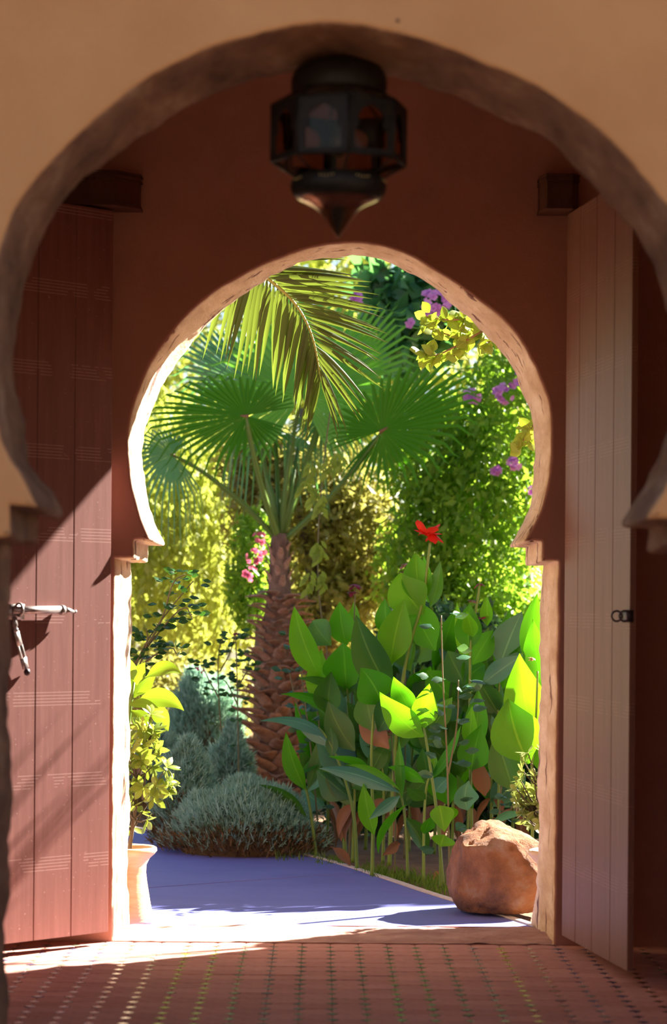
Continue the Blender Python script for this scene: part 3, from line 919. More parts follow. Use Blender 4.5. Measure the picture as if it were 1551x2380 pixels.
# ---------------------------------------------------------------- boulder
def boulder():
    c = ground_at(1150, 2105); c.y = 12.0
    c.x = at(1172, 2000, 12.0).x
    t = thing('boulder', 'large rounded orange-brown boulder beside the path', 'rock', (c.x, c.y, GZ))
    bm = bmesh.new(); bmesh.ops.create_icosphere(bm, subdivisions=5, radius=1.0)
    planes = [Vector(v).normalized() for v in ((-1,-.2,.15),(-.6,-.8,.1),(.1,-1,.25),(.55,-.75,.5),(0,-.2,1),(-.45,-.3,.9),(.5,.1,.85),(-.8,.3,.5),(.9,-.4,0))]
    dist = [0.86,0.88,0.85,0.86,0.80,0.84,0.80,0.9,0.92]
    for v in bm.verts:
        p = v.co.copy()
        for pl, dd in zip(planes, dist):
            e = p.dot(pl)-dd
            if e > 0: p -= pl*(e*0.88)
        nn = p.normalized()
        k = 0.05*noise.noise(p*2.2) + 0.028*noise.noise(p*5) + 0.012*noise.noise(p*13)
        cr1 = abs(noise.noise(p*1.9+Vector((3,1,2))))
        if cr1 < 0.05: k -= 0.05*(1-cr1/0.05)
        p += nn*k
        v.co = Vector((p.x*0.295, p.y*0.30, max(p.z*(0.272-0.05*p.x), -0.19)))
    for v in bm.verts: v.co.z += 0.205
    me = bpy.data.meshes.new('stone'); bm.to_mesh(me); bm.free()
    me.polygons.foreach_set('use_smooth', [True]*len(me.polygons))
    link('stone', me, t, M_rock)
boulder()

# ---------------------------------------------------------------- leaf instances
def leaf_mesh(name, length, width, m, fold=0.2, droop=0.1, shape=0.85, ns=6, nx=1, stalk=0.05, lift=0.0):
    mb = MB()
    mb.leaf((0,0,0), (0,length,-droop*length), width, bulge=(0,0,0.12*length), side=(1,0,0), fold=fold, ns=ns, nx=nx, shape=shape, stalk=stalk)
    me = mb.mesh(name); me.materials.append(m)
    return me

def basis(y, z):
    """Rotation whose +Y is y and whose +Z is near z."""
    y = y.normalized(); x = y.cross(z)
    x = x.normalized() if x.length > 1e-5 else y.orthogonal().normalized()
    z = x.cross(y)
    return Matrix((x, y, z)).transposed().to_4x4()

def rv(s=1.0):
    while True:
        v = Vector((random.uniform(-1,1), random.uniform(-1,1), random.uniform(-1,1)))
        if 0.05 < v.length < 1: return v.normalized()*s

# ---------------------------------------------------------------- pots and their shrubs
def pot(label_, c, tone, mirror=1):
    t = thing('terracotta_pot', label_, 'pot', (c.x, c.y, GZ))
    prof = [(0.5,0),(62,0),(66,6),(65,22),(61,45),(56,75),(51,105),(48,130),(49,150),(57,166),(70,178),(76,186),(75,193),(70,196),(64,192),(55,180),(46,165),(44,150),(0.5,148)]
    pr = []
    for (r0, z0), (r1, z1) in zip(prof[:-1], prof[1:]):
        n = max(1, int(abs(z1-z0)/4))
        for k in range(n):
            r = r0+(r1-r0)*k/n; z = z0+(z1-z0)*k/n
            if 6 < z < 80 and r > 50: r += 0.9*sin(z*0.75)
            pr.append((r*U, z*U))
    pr.append((prof[-1][0]*U, prof[-1][1]*U))
    mb = MB(); mb.lathe(pr, (c.x, c.y, GZ), 36)
    part('pot_body', mb, tone, t)
    mb = MB(); mb.lathe([(0.0005,0),(44*U,0),(44*U,0.012),(0.0005,0.016)], (c.x,c.y,GZ+150*U), 20); part('soil', mb, M_soil, t)
    return t

def shrub(name, label_, base, centres, mat_, nros, leaf_len, group=None, cull=None):
    t = thing(name, label_, 'shrub', base)
    mes = [leaf_mesh('leaf', leaf_len*k, leaf_len*k*0.42, mat_, 0.25, 0.2, 1.25, 5) for k in (0.8, 1.0, 1.15)]
    stems = MB()
    top = Vector(centres[-1][0])
    count = 0
    for k in range(nros):
        c, r = random.choices(centres, weights=[q[1]**2 for q in centres])[0]
        for _ in range(30):
            dirv = rv()
            dirv.y *= 0.9
            p = Vector(c) + dirv*r*random.uniform(0.75, 1.0)
            if p.z > base[2]+0.06 and (cull is None or cull(p)): break
        else: continue
        out = (dirv + Vector((0,-0.1,0.45))).normalized()
        b = Vector(base) + (Vector(c)-Vector(base))*0.75
        stems.tube([b, (b+p)/2+Vector((0,0,-0.01)), p], [0.006,0.004,0.003], 5)
        a0 = random.random()*6
        nl = random.randint(6, 8)
        for j in range(nl):
            a = a0 + j*2.4
            el_ = random.uniform(0.15, 1.0)
            sd = out.orthogonal().normalized(); sd2 = out.cross(sd)
            y = (sd*cos(a)+sd2*sin(a))*cos(el_) + out*sin(el_)
            if count >= 298: break
            o = link('leaf', mes[(j+k) % 3], t)
            o.matrix_local = Matrix.Translation(p - Vector(base)) @ basis(y, out)
            count += 1
    stems.tube([base, Vector(base)+(top-Vector(base))*0.8], [0.011, 0.006], 8)
    part('stems', stems, M_bark, t)
    return t

pcl = Vector((at(296, 2000, 11.46).x, 11.46, GZ))
pot('pale terracotta pot with a flared rim beside the left jamb', pcl, M_terra)
sb = pcl + Vector((0,0,152*U))
shrub('potted_shrub', 'yellow-green small-leaved shrub in the left terracotta pot', sb,
      [(at(308,1905,11.45), 0.06), (at(318,1870,11.45), 0.10), (at(345,1810,11.45), 0.135), (at(325,1740,11.45), 0.125), (at(345,1680,11.45), 0.075)], M_pitto, 44, 0.066, cull=lambda p: p.y > Y1b+0.02)
pcr = Vector((at(1297, 2000, 11.46).x, 11.46, GZ))
pot('cream terracotta pot half hidden by the right jamb', pcr, surf('cream_terracotta', (0.60,0.42,0.24), (0.74,0.55,0.34), 0.85, 6, 0.3, 40, stretch=(1,1,5)))
sb = pcr + Vector((0,0,152*U))
shrub('potted_shrub', 'pale small-leaved shrub in the right pot beside the boulder', sb,
      [(at(1246,1895,11.45), 0.07), (at(1240,1845,11.45), 0.10), (at(1248,1775,11.45), 0.085)], M_pitto2, 44, 0.056, cull=lambda p: p.y > Y1b+0.02)

# broad-leaved plant behind the left pot
def pxleaf(mb, b, t, w, d, dd=0.0, bulge=(0,0), bd=0.0, roll=0.0, fold=0.18, stalk=0.08, shape=0.8, ns=12, wave=0.015, ex=1.05):
    """Leaf from pixel b to pixel t at distance d; w = width in pixels; roll turns it about its own axis."""
    B, T = at(b[0], b[1], d), at(t[0], t[1], d+dd)
    ax2 = (T-B).normalized()
    perp = ax2.cross(Vector((0,1,0)))
    perp = perp.normalized() if perp.length > 1e-4 else Vector((1,0,0))
    nrm = perp.cross(ax2)
    side_ = perp*cos(roll) + nrm*sin(roll)
    mb.leaf(B, T, w*d/F, pv(bulge[0], bulge[1], bd, d), side_, fold, ns, shape, stalk, wave, 2, ex)

base = Vector((at(296,2000,11.75).x-0.02, 11.75, GZ))
t = thing('broad_leaved_plant', 'plant with large glossy lime leaves above the left pot', 'plant', base)
stem = MB(); crown_pt = at(303,1640,11.72)
stem.tube([base, base.lerp(crown_pt,.5)+Vector((-.03,0,0)), crown_pt, at(312,1585,11.72)], [0.014,0.012,0.009,0.006], 8); part('stem', stem, M_stem, t)
for b, tp, w, bul, rl in [((322,1628),(428,1652),40,(10,-34),0.2), ((298,1637),(369,1646),30,(0,-8),0.9), ((352,1640),(391,1700),36,(10,-8),-0.2), ((312,1622),(346,1578),44,(-10,-14),0.1),
                          ((338,1576),(422,1568),38,(8,-34),0.7), ((318,1592),(338,1539),30,(-8,-4),0.1), ((305,1652),(345,1722),40,(12,-14),0.4), ((310,1580),(290,1520),34,(0,0),0.3), ((318,1612),(362,1572),30,(0,-8),-0.5)]:
    mb = MB(); pxleaf(mb, b, tp, w*1.15, 11.7+random.uniform(-.06,.06), random.uniform(-.05,.05), bul, 0.0, rl, 0.22, 0.04, 0.75)
    part('leaf', mb, M_broad, t)

# ---------------------------------------------------------------- fan palm
PD = 18.4
pb = Vector((at(648, 1860, PD).x, PD, GZ))
palm = thing('fan_palm', 'fan palm with a shaggy brown trunk at the centre of the garden', 'palm', pb)
def pal_axis(y):   # centre x and half width of the trunk (pixels) at row y
    tab = [(1240,652,24),(1275,650,27),(1330,650,27),(1385,650,33),(1430,652,44),(1520,654,50),(1600,652,52),(1700,648,54),(1800,644,58),(1900,642,60)]
    for (ya,xa_,ra),(yb,xb_,rb) in zip(tab[:-1], tab[1:]):
        if ya <= y <= yb:
            k = (y-ya)/(yb-ya); return xa_+(xb_-xa_)*k, ra+(rb-ra)*k
    return tab[-1][1], tab[-1][2]
mb = MB(); pts, rr = [], []
for y in range(1900, 1239, -20):
    x, r = pal_axis(y); pts.append(at(x, y, PD)); rr.append(r*0.86*PD/F)
mb.tube(pts, rr, 20); part('trunk', mb, M_trunk, palm)
# old leaf bases: a curved, tapering plate with a ragged cut end
def boot_mesh(var):
    mb = MB(); L_, W_ = 1.0, 0.62
    ns = 6
    for i in range(ns+1):
        s = i/ns
        w = W_*(0.62-0.30*s) if i < ns else W_*0.26
        for q in (-1, -0.5, 0, 0.5, 1):
            jag = (0.10*random.uniform(-1,1) if i == ns else 0)
            mb.v.append(Vector((w*q, s*L_+jag, 0.42*s**1.8 + 0.16*(1-q*q)*(1-0.6*s))))
    nt_ = len(mb.v)
    for i in range(ns+1):
        s = i/ns
        for k in range(5):
            p = mb.v[i*5+k]; mb.v.append(p - Vector((0,0,0.07*(1.2-s))))
    for i in range(ns):
        for k in range(4):
            a = i*5+k
            mb.f.append((a,a+1,a+6,a+5)); a += nt_; mb.f.append((a+5,a+6,a+1,a))
    for i in range(ns):
        a = i*5; mb.f.append((a+nt_,a,a+5,a+5+nt_)); a = i*5+4; mb.f.append((a,a+nt_,a+5+nt_,a+5))
    for k in range(4):
        a = ns*5+k; mb.f.append((a,a+1,a+1+nt_,a+nt_))
    me = mb.mesh('leaf_base', None, True); me.materials.append(M_boot); return me
boots = [boot_mesh(k) for k in range(4)]
k = 0; y = 1885.0; a = 0.3
while y > 1275:
    x, r = pal_axis(y); c = at(x, y, PD)
    thin = y < 1385
    a += 2*pi*0.3820
    k += 1
    outv = Vector((cos(a), sin(a), 0))
    rad = r*(0.80 if not thin else 0.72)*PD/F
    sc = (0.125+0.125*sstep(1420,1780,y) if not thin else 0.09)*random.uniform(0.85, 1.12)
    lean = random.uniform(0.55, 1.2) if not thin else 0.06
    if 1378 < y < 1400: lean = 1.15; sc = 0.16
    yv = (Vector((0,0,1))*cos(lean) + outv*sin(lean)); zv = outv*cos(lean) - Vector((0,0,1))*sin(lean)
    if outv.y < 0.55:
        o = link('leaf_base', boots[k % 4], palm)
        o.matrix_local = Matrix.Translation(c + outv*rad - pb) @ basis(yv, zv) @ Matrix.Scale(sc, 4) @ Matrix.Rotation(random.uniform(-.2,.2), 4, 'Z')
    y -= (2.4 if y < 1560 else 3.2) if not thin else 5.0

def fan(root, name, c, e1, e2, d, span=150, nseg=40, m=M_fan, droop=0.12, fused=0.55, back=0.55, label_=None, teeth=True, start=(652,1262), bow=(0,0), wst=9, lift=0.0, kd=0.0):
    """Palmate leaf with its hastula at pixel c; e1, e2 = (dx, dy, dd) half axes; blade + stalk."""
    C = at(c[0], c[1], d)
    E1, E2 = pv(e1[0], e1[1], e1[2], d), pv(e2[0], e2[1], e2[2], d)
    Nn = E1.cross(E2).normalized()
    if Nn.y > 0: Nn = -Nn
    R = E1.length
    # stalk
    S = at(start[0], start[1], PD)
    mid = (S+C)/2 + pv(bow[0], bow[1], 0, d)
    pts = [S*(1-q)**2 + mid*2*q*(1-q) + C*q*q for q in [k/10 for k in range(11)]]
    mb = MB(); w = wst*d/F/2
    mb.tube(pts, [w*(1.5-0.9*q/10) for q in range(11)], 7)
    if teeth:
        for k in range(1, 60):
            q = k/64; p = S*(1-q)**2 + mid*2*q*(1-q) + C*q*q; tg = (mid-S)*(1-q)+(C-mid)*q
            sd = tg.cross(Vector((0,1,0))).normalized(); wq = w*(1.5-0.9*q)
            for s_ in (-1, 1):
                b0 = p + sd*s_*wq*0.9; tg_ = tg.normalized()*0.008
                mb.add([b0-tg_, b0+tg_, b0+sd*s_*0.012+tg_*1.5], [(0,1,2)])
    fr = part('frond', mb, M_petiole, root, label=label_)
    mb = MB()
    sp = radians(span)
    dth = 2*sp/nseg
    for k in range(nseg):
        th = -sp + dth*(k+0.5)
        ln = back + (1-back)*cos(th/2)**2
        ln *= random.uniform(0.93, 1.04)
        tipd = random.uniform(-0.02, 0.02)
        rs = [0.02, 0.2, 0.4, fused, 0.68, 0.8, 0.91, 1.0]
        b0 = len(mb.v)
        for r in rs:
            dirc = (E1*cos(th+tipd*r) + E2*sin(th+tipd*r))
            p = C + dirc*(ln*r)
            tn = (E2*cos(th) - E1*sin(th))
            hw = 0.5*dth*r*ln if r <= fused else 0.5*dth*fused*ln*(1-(r-fused)/(1-fused))**0.8
            pl = 0.30*hw*R
            g = Vector((0,0,-1))*(droop*R*(ln*r)**2.2*(1.0 + (2.0 if r > 0.9 else 0))) + Nn*(lift*R*r*(1-r))
            mb.v += [p - tn*hw + g - Nn*pl, p + g + Nn*pl, p + tn*hw + g - Nn*pl]
        for i in range(len(rs)-1):
            a = b0+3*i
            mb.f += [(a,a+1,a+4,a+3), (a+1,a+2,a+5,a+4)]
    part('blade', mb, m, fr, smooth=False)
    mb = MB(); mb.tube([C-E1*0.02+Nn*.002, C+E1*0.05+Nn*.004], [0.016,0.006], 6); part('hastula', mb, M_wiltbr, fr)
    return fr

fan(palm, 'frond', (700,918), (10,-310,0.25), (270,5,0.15), PD-0.1, 150, 46, M_fanbacklit, 0.05, 0.6, 0.62, bow=(-10,0))
fan(palm, 'frond', (765,905), (190,-235,0.12), (140,100,0.05), PD+0.2, 110, 34, M_fanbacklit, 0.05, 0.5, 0.7, bow=(0,0))
fan(palm, 'frond', (588,900), (-150,-185,0.4), (150,-70,0.2), PD+0.2, 120, 36, M_fanblue, 0.05, 0.6, 0.6, bow=(-10,0))
fan(palm, 'frond', (752,968), (70,70,0.3), (110,-40,0.3), PD+0.3, 120, 30, M_fanblue, 0.3, 0.5, 0.6)
fan(palm, 'frond', (572,966), (-265,0,-0.25), (25,-150,-0.35), PD-0.55, 160, 46, M_fan, 0.07, 0.5, 0.52, label_='dark green fan frond spread to the left', bow=(-14,10), wst=12)
fan(palm, 'frond', (888,1001), (240,-150,-0.2), (95,140,0.2), PD-0.45, 162, 44, M_fan, 0.05, 0.52, 0.55, label_='dark green fan frond spread to the right', bow=(18,22), wst=10)
fan(palm, 'frond', (402,1058), (-110,-6,-0.2), (30,125,-0.1), PD-0.35, 140, 30, M_fanblue, 0.45, 0.45, 0.75, label_='small drooping frond at the far left', bow=(-10,-50), wst=9)
fan(palm, 'frond', (640,1010), (-30,-60,0.5), (150,0,0.2), PD+0.4, 140, 34, M_fanblue, 0.5, 0.5, 0.8)
# young spear stalks
for x, y in ((600,1040),(672,1010),(692,1040),(715,1060)):
    mb = MB(); mb.tube([at(652,1262,PD), at((652+x)/2+random.uniform(-8,8), (1262+y)/2, PD), at(x,y,PD+.2)], [0.03,0.018,0.011], 7); part('stalk', mb, M_petiole, palm)

# ---------------------------------------------------------------- feather palm whose frond arches into view at the top
def feather_palm(root, stalk, n, llen, d, m, hang=0.0, droop_mix=(0.0,0.0), wpx=8, skip=0.12):
    """stalk: list of pixel points with distances; leaflets on both sides."""
    P = [at(x, y, dd) for x, y, dd in stalk]
    q2 = smooth_poly(P, 3)
    mb = MB(); mb.tube(q2, [0.012*(1-0.85*i/(len(q2)-1)) + 0.0015 for i in range(len(q2))], 6)
    fr = part('frond', mb, M_rachis, root)
    tot = [0.0]
    for a, b in zip(q2[:-1], q2[1:]): tot.append(tot[-1]+(b-a).length)
    def pos(s):
        s *= tot[-1]
        for i in range(len(q2)-1):
            if tot[i+1] >= s:
                k = (s-tot[i])/(tot[i+1]-tot[i]); return q2[i].lerp(q2[i+1], k), (q2[i+1]-q2[i]).normalized()
        return q2[-1], (q2[-1]-q2[-2]).normalized()
    return fr, pos

dpd = 12.3
dpb = Vector((at(120, 2000, dpd).x, dpd, GZ))
date = thing('feather_palm', 'feather palm hanging one yellow-green frond across the top of the arch', 'palm', dpb)
dtop = Vector((dpb.x, dpd, at(0, 480, dpd).z))
mb = MB(); mb.tube([dpb, dpb.lerp(dtop,.3)+Vector((.03,0,0)), dpb.lerp(dtop,.7), dtop], [0.17,0.15,0.14,0.15], 14); part('trunk', mb, M_trunk, date)
mes = []
for q in range(4):
    mes.append(leaf_mesh('leaflet', 1.0, 0.068, M_date, 0.45, 0.03+0.05*q, 0.5, 6, 1, 0.0))
def frond(stalk, n, L0, sideL, sideR, seed):
    random.seed(seed)
    fr, pos = feather_palm(date, stalk, n, 0, dpd, M_date)
    for k in range(n):
        s = 0.06+0.93*k/(n-1)
        p, tg = pos(s)
        for sg in (-1, 1):
            v = sideL(s) if sg < 0 else sideR(s)
            v = (v + rv(0.05)).normalized()
            ln = L0*(0.55+0.6*sin(pi*min(1, s*0.72+0.2)))*random.uniform(0.9, 1.05)
            o = link('leaflet', mes[random.randrange(4)], fr)
            zz = Vector((0,-1,0.4)) + rv(0.3)
            o.matrix_local = Matrix.Translation(p-dpb) @ basis(v, zz) @ Matrix.Scale(ln, 4)
def vec2(ax_, ay_, dd=0.0): return Vector((ax_, dd, -ay_)).normalized()
def lerpv(tab, s):
    for (s0, a), (s1, b2) in zip(tab[:-1], tab[1:]):
        if s <= s1:
            k = (s-s0)/(s1-s0); return vec2(a[0]+(b2[0]-a[0])*k, a[1]+(b2[1]-a[1])*k, a[2]+(b2[2]-a[2])*k)
    return vec2(*tab[-1][1])
frond([(120,470,12.3),(330,470,12.2),(520,570,12.1),(625,648,12.05),(690,705,12.0),(728,780,12.0),(742,860,12.0),(747,885,12.0)], 74, 0.50,
      lambda s: lerpv([(0,(-.75,.9,-.1)),(0.45,(-.5,1,-.1)),(0.7,(-.12,1,-.15)),(1.0,(-.22,1,-.1))], s),
      lambda s: lerpv([(0,(.9,-.35,.1)),(0.5,(1,-.22,0)),(0.7,(1,.05,-.05)),(0.85,(.9,.38,-.05)),(1.0,(.25,1,-.1))], s), 5)
frond([(120,470,12.3),(60,300,12.4),(-60,250,12.5),(-220,330,12.6),(-330,520,12.7)], 40, 0.45,
      lambda s: vec2(-.2,1,-.3), lambda s: vec2(-.5,.6,.6), 6)
frond([(120,470,12.3),(140,280,12.7),(190,190,13.2),(260,230,13.8),(310,360,14.2)], 40, 0.45,
      lambda s: vec2(-.4,1,-.3), lambda s: vec2(.5,.8,.4), 8)
random.seed(12)
sdb = Vector((2.35, 12.35, GZ))
shp = thing('fan_palm', 'palm standing outside to the right whose fronds throw finger shadows on the red door', 'palm', sdb)
mb = MB(); mb.tube([sdb, sdb+Vector((0,0,1.1)), sdb+Vector((-.02,0,2.4))], [.13,.11,.10], 12); part('trunk', mb, M_trunk, shp)
for c, e1, e2 in (((1.85,12.15,3.05),(-.46,-.10,.46),(.42,0,.38)), ((2.0,12.05,3.3),(-.34,-.1,.5),(.42,.1,.2)), ((1.75,12.2,2.95),(-.42,0,.02),(0,.15,.34))):
    C = Vector(c); mb = MB(); tp = sdb+Vector((-.02,0,2.4)); mb.tube([tp, (tp+C)/2+Vector((0,0,.12)), C], .012, 6)
    fr = part('frond', mb, M_petiole, shp); mb = MB()
    for k in range(15):
        th = radians(-140+280*(k+.5)/15); dv = Vector(e1)*cos(th)+Vector(e2)*sin(th); tn = (Vector(e2)*cos(th)-Vector(e1)*sin(th)).normalized()
        L_ = (.6+.4*cos(th/2)**2)*random.uniform(.9,1.1); w = .024
        mb.add([C, C+dv*L_*.5+tn*w*.8, C+dv*L_*.8+tn*w*.45, C+dv*L_+Vector((0,0,-.05)), C+dv*L_*.8-tn*w*.45, C+dv*L_*.5-tn*w*.8], [(0,1,5),(1,2,4,5),(2,3,4)])
    part('blade', mb, M_fan, fr, smooth=False)
random.seed(21)

# ---------------------------------------------------------------- canna bed
CN = 'canna lilies beside the path'
class Plant:
    def __init__(self, label_, px, d=None, cat='plant', name='canna_lily', group=None):
        g = ground_at(*px)
        self.d = g.y if d is None else d
        self.b = Vector((at(px[0], px[1], self.d).x, self.d, GZ))
        self.t = thing(name, label_, cat, self.b, group)
    def stem(self, pts, w=9, m=M_stem, name='stem'):
        mb = MB(); P = [self.b] + [at(x, y, self.d) for x, y in pts]
        P = smooth_poly(P, 2) if len(P) > 2 else P
        n = len(P)
        mb.tube(P, [max(1.5, w*(1-0.5*i/(n-1)))*self.d/F/2 for i in range(n)], 8)
        part(name, mb, m, self.t)
        return self
    def leaf(self, b, t, w, m=None, bul=(0,0), roll=None, dd=None, off=0.0, fold=None, shape=None, bd=0.0):
        mb = MB()
        m = m or M_canna
        pxleaf(mb, b, t, w*1.12, self.d+off, random.uniform(-.16,.16) if dd is None else dd, bul, bd, random.uniform(-.35,.35) if roll is None else roll,
               random.uniform(.18,.50) if fold is None else fold, 0.03, 0.78 if shape is None else shape, wave=.022)
        part('leaf', mb, m, self.t)
        return self
    def flower(self, c, r, m, n=6, name='flower', droop=False, spread=1.0, up=-0.6):
        C = at(c[0], c[1], self.d); mb = MB()
        for k in range(n):
            a = 2*pi*k/n + random.random()*.5
            v = Vector((cos(a)*spread, sin(a)*spread*.6, random.uniform(.1,.9)*(-1 if droop else 1))).normalized()
            L_ = r*self.d/F*random.uniform(.8,1.25)
            mb.leaf(C, C+v*L_, L_*.65, bulge=Vector((0,0,.25*L_)), side=v.cross(Vector((0,0,1)))+Vector((.01,0,0)), fold=.3, ns=6, nx=1, shape=1.1, wave=.05)
        part(name, mb, m, self.t)
        return self

lime, blue, deep = M_cannabacklit, M_cannasheen, M_cannashaded  # backlit, sky-sheen and shaded tones of the canna leaf
# (1) the lone stem at the left end
p = Plant('young canna lily standing alone at the left end of the bed', (735,1990))
p.stem([(725,1900),(714,1840),(708,1822)], 9)
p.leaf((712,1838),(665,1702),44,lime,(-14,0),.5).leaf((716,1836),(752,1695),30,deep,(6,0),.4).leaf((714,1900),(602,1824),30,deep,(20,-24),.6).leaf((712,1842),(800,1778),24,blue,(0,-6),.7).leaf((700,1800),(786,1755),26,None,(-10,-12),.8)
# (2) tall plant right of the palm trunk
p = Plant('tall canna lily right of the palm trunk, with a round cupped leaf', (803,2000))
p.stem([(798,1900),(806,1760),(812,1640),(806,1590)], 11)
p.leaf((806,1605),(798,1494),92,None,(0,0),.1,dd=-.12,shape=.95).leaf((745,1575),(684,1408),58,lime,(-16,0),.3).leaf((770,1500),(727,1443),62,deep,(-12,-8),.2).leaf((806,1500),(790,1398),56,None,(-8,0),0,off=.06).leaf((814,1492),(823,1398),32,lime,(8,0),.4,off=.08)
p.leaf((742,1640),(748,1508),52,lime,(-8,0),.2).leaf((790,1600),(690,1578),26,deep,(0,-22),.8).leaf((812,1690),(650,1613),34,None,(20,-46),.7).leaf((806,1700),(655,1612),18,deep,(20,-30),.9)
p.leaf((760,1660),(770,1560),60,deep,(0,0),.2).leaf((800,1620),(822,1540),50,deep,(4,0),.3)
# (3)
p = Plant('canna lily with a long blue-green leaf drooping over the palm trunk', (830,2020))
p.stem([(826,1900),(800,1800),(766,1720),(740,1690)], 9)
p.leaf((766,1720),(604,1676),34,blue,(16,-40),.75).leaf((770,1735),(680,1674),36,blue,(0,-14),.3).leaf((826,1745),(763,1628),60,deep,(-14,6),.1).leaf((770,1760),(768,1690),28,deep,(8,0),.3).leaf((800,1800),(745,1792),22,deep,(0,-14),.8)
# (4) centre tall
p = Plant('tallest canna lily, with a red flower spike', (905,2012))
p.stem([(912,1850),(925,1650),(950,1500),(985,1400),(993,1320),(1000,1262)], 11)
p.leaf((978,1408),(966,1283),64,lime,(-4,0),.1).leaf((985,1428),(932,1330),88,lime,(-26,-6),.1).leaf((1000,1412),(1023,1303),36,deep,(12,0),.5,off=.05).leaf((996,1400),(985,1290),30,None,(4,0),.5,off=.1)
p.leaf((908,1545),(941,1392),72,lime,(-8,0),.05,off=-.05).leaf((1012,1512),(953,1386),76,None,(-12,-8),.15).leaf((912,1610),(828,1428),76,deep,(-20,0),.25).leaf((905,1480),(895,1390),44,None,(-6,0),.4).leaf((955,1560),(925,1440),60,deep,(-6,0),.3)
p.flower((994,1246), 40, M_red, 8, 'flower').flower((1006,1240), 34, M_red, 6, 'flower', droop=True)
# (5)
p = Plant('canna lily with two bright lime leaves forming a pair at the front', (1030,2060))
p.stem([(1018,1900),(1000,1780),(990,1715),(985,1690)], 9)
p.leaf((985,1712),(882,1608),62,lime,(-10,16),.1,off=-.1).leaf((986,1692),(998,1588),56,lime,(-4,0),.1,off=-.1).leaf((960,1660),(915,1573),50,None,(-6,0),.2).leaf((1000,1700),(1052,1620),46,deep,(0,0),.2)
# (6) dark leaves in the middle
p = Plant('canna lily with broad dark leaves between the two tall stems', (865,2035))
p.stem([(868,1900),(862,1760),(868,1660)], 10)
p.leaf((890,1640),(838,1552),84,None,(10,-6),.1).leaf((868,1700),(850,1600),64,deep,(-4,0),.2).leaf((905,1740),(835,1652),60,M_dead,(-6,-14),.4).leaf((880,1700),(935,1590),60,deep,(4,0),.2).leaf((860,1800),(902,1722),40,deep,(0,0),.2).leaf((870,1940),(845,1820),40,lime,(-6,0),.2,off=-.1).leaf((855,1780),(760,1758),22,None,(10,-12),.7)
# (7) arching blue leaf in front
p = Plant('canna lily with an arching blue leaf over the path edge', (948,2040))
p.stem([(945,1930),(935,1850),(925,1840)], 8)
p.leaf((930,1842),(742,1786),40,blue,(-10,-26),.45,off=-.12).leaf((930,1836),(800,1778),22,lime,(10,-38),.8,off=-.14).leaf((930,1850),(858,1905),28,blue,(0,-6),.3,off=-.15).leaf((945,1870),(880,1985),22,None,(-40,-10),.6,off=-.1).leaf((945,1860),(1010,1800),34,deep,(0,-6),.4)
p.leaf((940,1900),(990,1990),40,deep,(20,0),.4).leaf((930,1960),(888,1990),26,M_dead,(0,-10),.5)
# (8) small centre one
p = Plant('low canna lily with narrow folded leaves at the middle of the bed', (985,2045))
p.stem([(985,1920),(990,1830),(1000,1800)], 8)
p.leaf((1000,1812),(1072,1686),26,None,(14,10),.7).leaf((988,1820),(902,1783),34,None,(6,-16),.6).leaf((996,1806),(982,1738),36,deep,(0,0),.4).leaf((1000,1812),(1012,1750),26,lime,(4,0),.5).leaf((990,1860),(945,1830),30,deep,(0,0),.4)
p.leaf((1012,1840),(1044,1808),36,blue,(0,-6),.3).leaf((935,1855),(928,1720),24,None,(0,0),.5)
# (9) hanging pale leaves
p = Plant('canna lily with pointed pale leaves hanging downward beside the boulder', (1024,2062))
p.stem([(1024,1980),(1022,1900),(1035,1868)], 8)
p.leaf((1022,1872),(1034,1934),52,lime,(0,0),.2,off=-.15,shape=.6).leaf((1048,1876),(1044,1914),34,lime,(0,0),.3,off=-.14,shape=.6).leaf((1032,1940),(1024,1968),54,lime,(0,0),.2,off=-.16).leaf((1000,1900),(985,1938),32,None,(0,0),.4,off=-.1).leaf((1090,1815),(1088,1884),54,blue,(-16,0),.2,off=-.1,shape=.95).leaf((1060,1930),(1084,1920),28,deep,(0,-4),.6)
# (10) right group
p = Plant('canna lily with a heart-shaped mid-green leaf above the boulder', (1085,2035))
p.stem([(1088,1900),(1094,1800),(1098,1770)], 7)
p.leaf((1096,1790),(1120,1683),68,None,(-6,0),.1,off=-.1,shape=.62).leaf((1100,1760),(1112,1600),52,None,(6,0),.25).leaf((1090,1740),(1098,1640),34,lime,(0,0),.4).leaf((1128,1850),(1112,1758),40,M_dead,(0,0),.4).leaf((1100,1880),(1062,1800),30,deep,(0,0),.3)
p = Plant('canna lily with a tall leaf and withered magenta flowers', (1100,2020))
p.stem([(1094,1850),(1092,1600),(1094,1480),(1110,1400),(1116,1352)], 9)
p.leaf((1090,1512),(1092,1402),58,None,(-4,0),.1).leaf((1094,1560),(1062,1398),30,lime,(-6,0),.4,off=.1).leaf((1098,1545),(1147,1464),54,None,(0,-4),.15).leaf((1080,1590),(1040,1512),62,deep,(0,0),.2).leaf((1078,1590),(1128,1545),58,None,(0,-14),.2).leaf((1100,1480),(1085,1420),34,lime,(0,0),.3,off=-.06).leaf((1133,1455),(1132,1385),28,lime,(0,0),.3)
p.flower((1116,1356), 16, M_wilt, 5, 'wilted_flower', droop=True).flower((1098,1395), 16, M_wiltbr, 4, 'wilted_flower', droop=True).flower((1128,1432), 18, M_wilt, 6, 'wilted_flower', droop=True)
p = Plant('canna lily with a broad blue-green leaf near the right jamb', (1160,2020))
p.stem([(1160,1850),(1158,1650),(1162,1560)], 9)
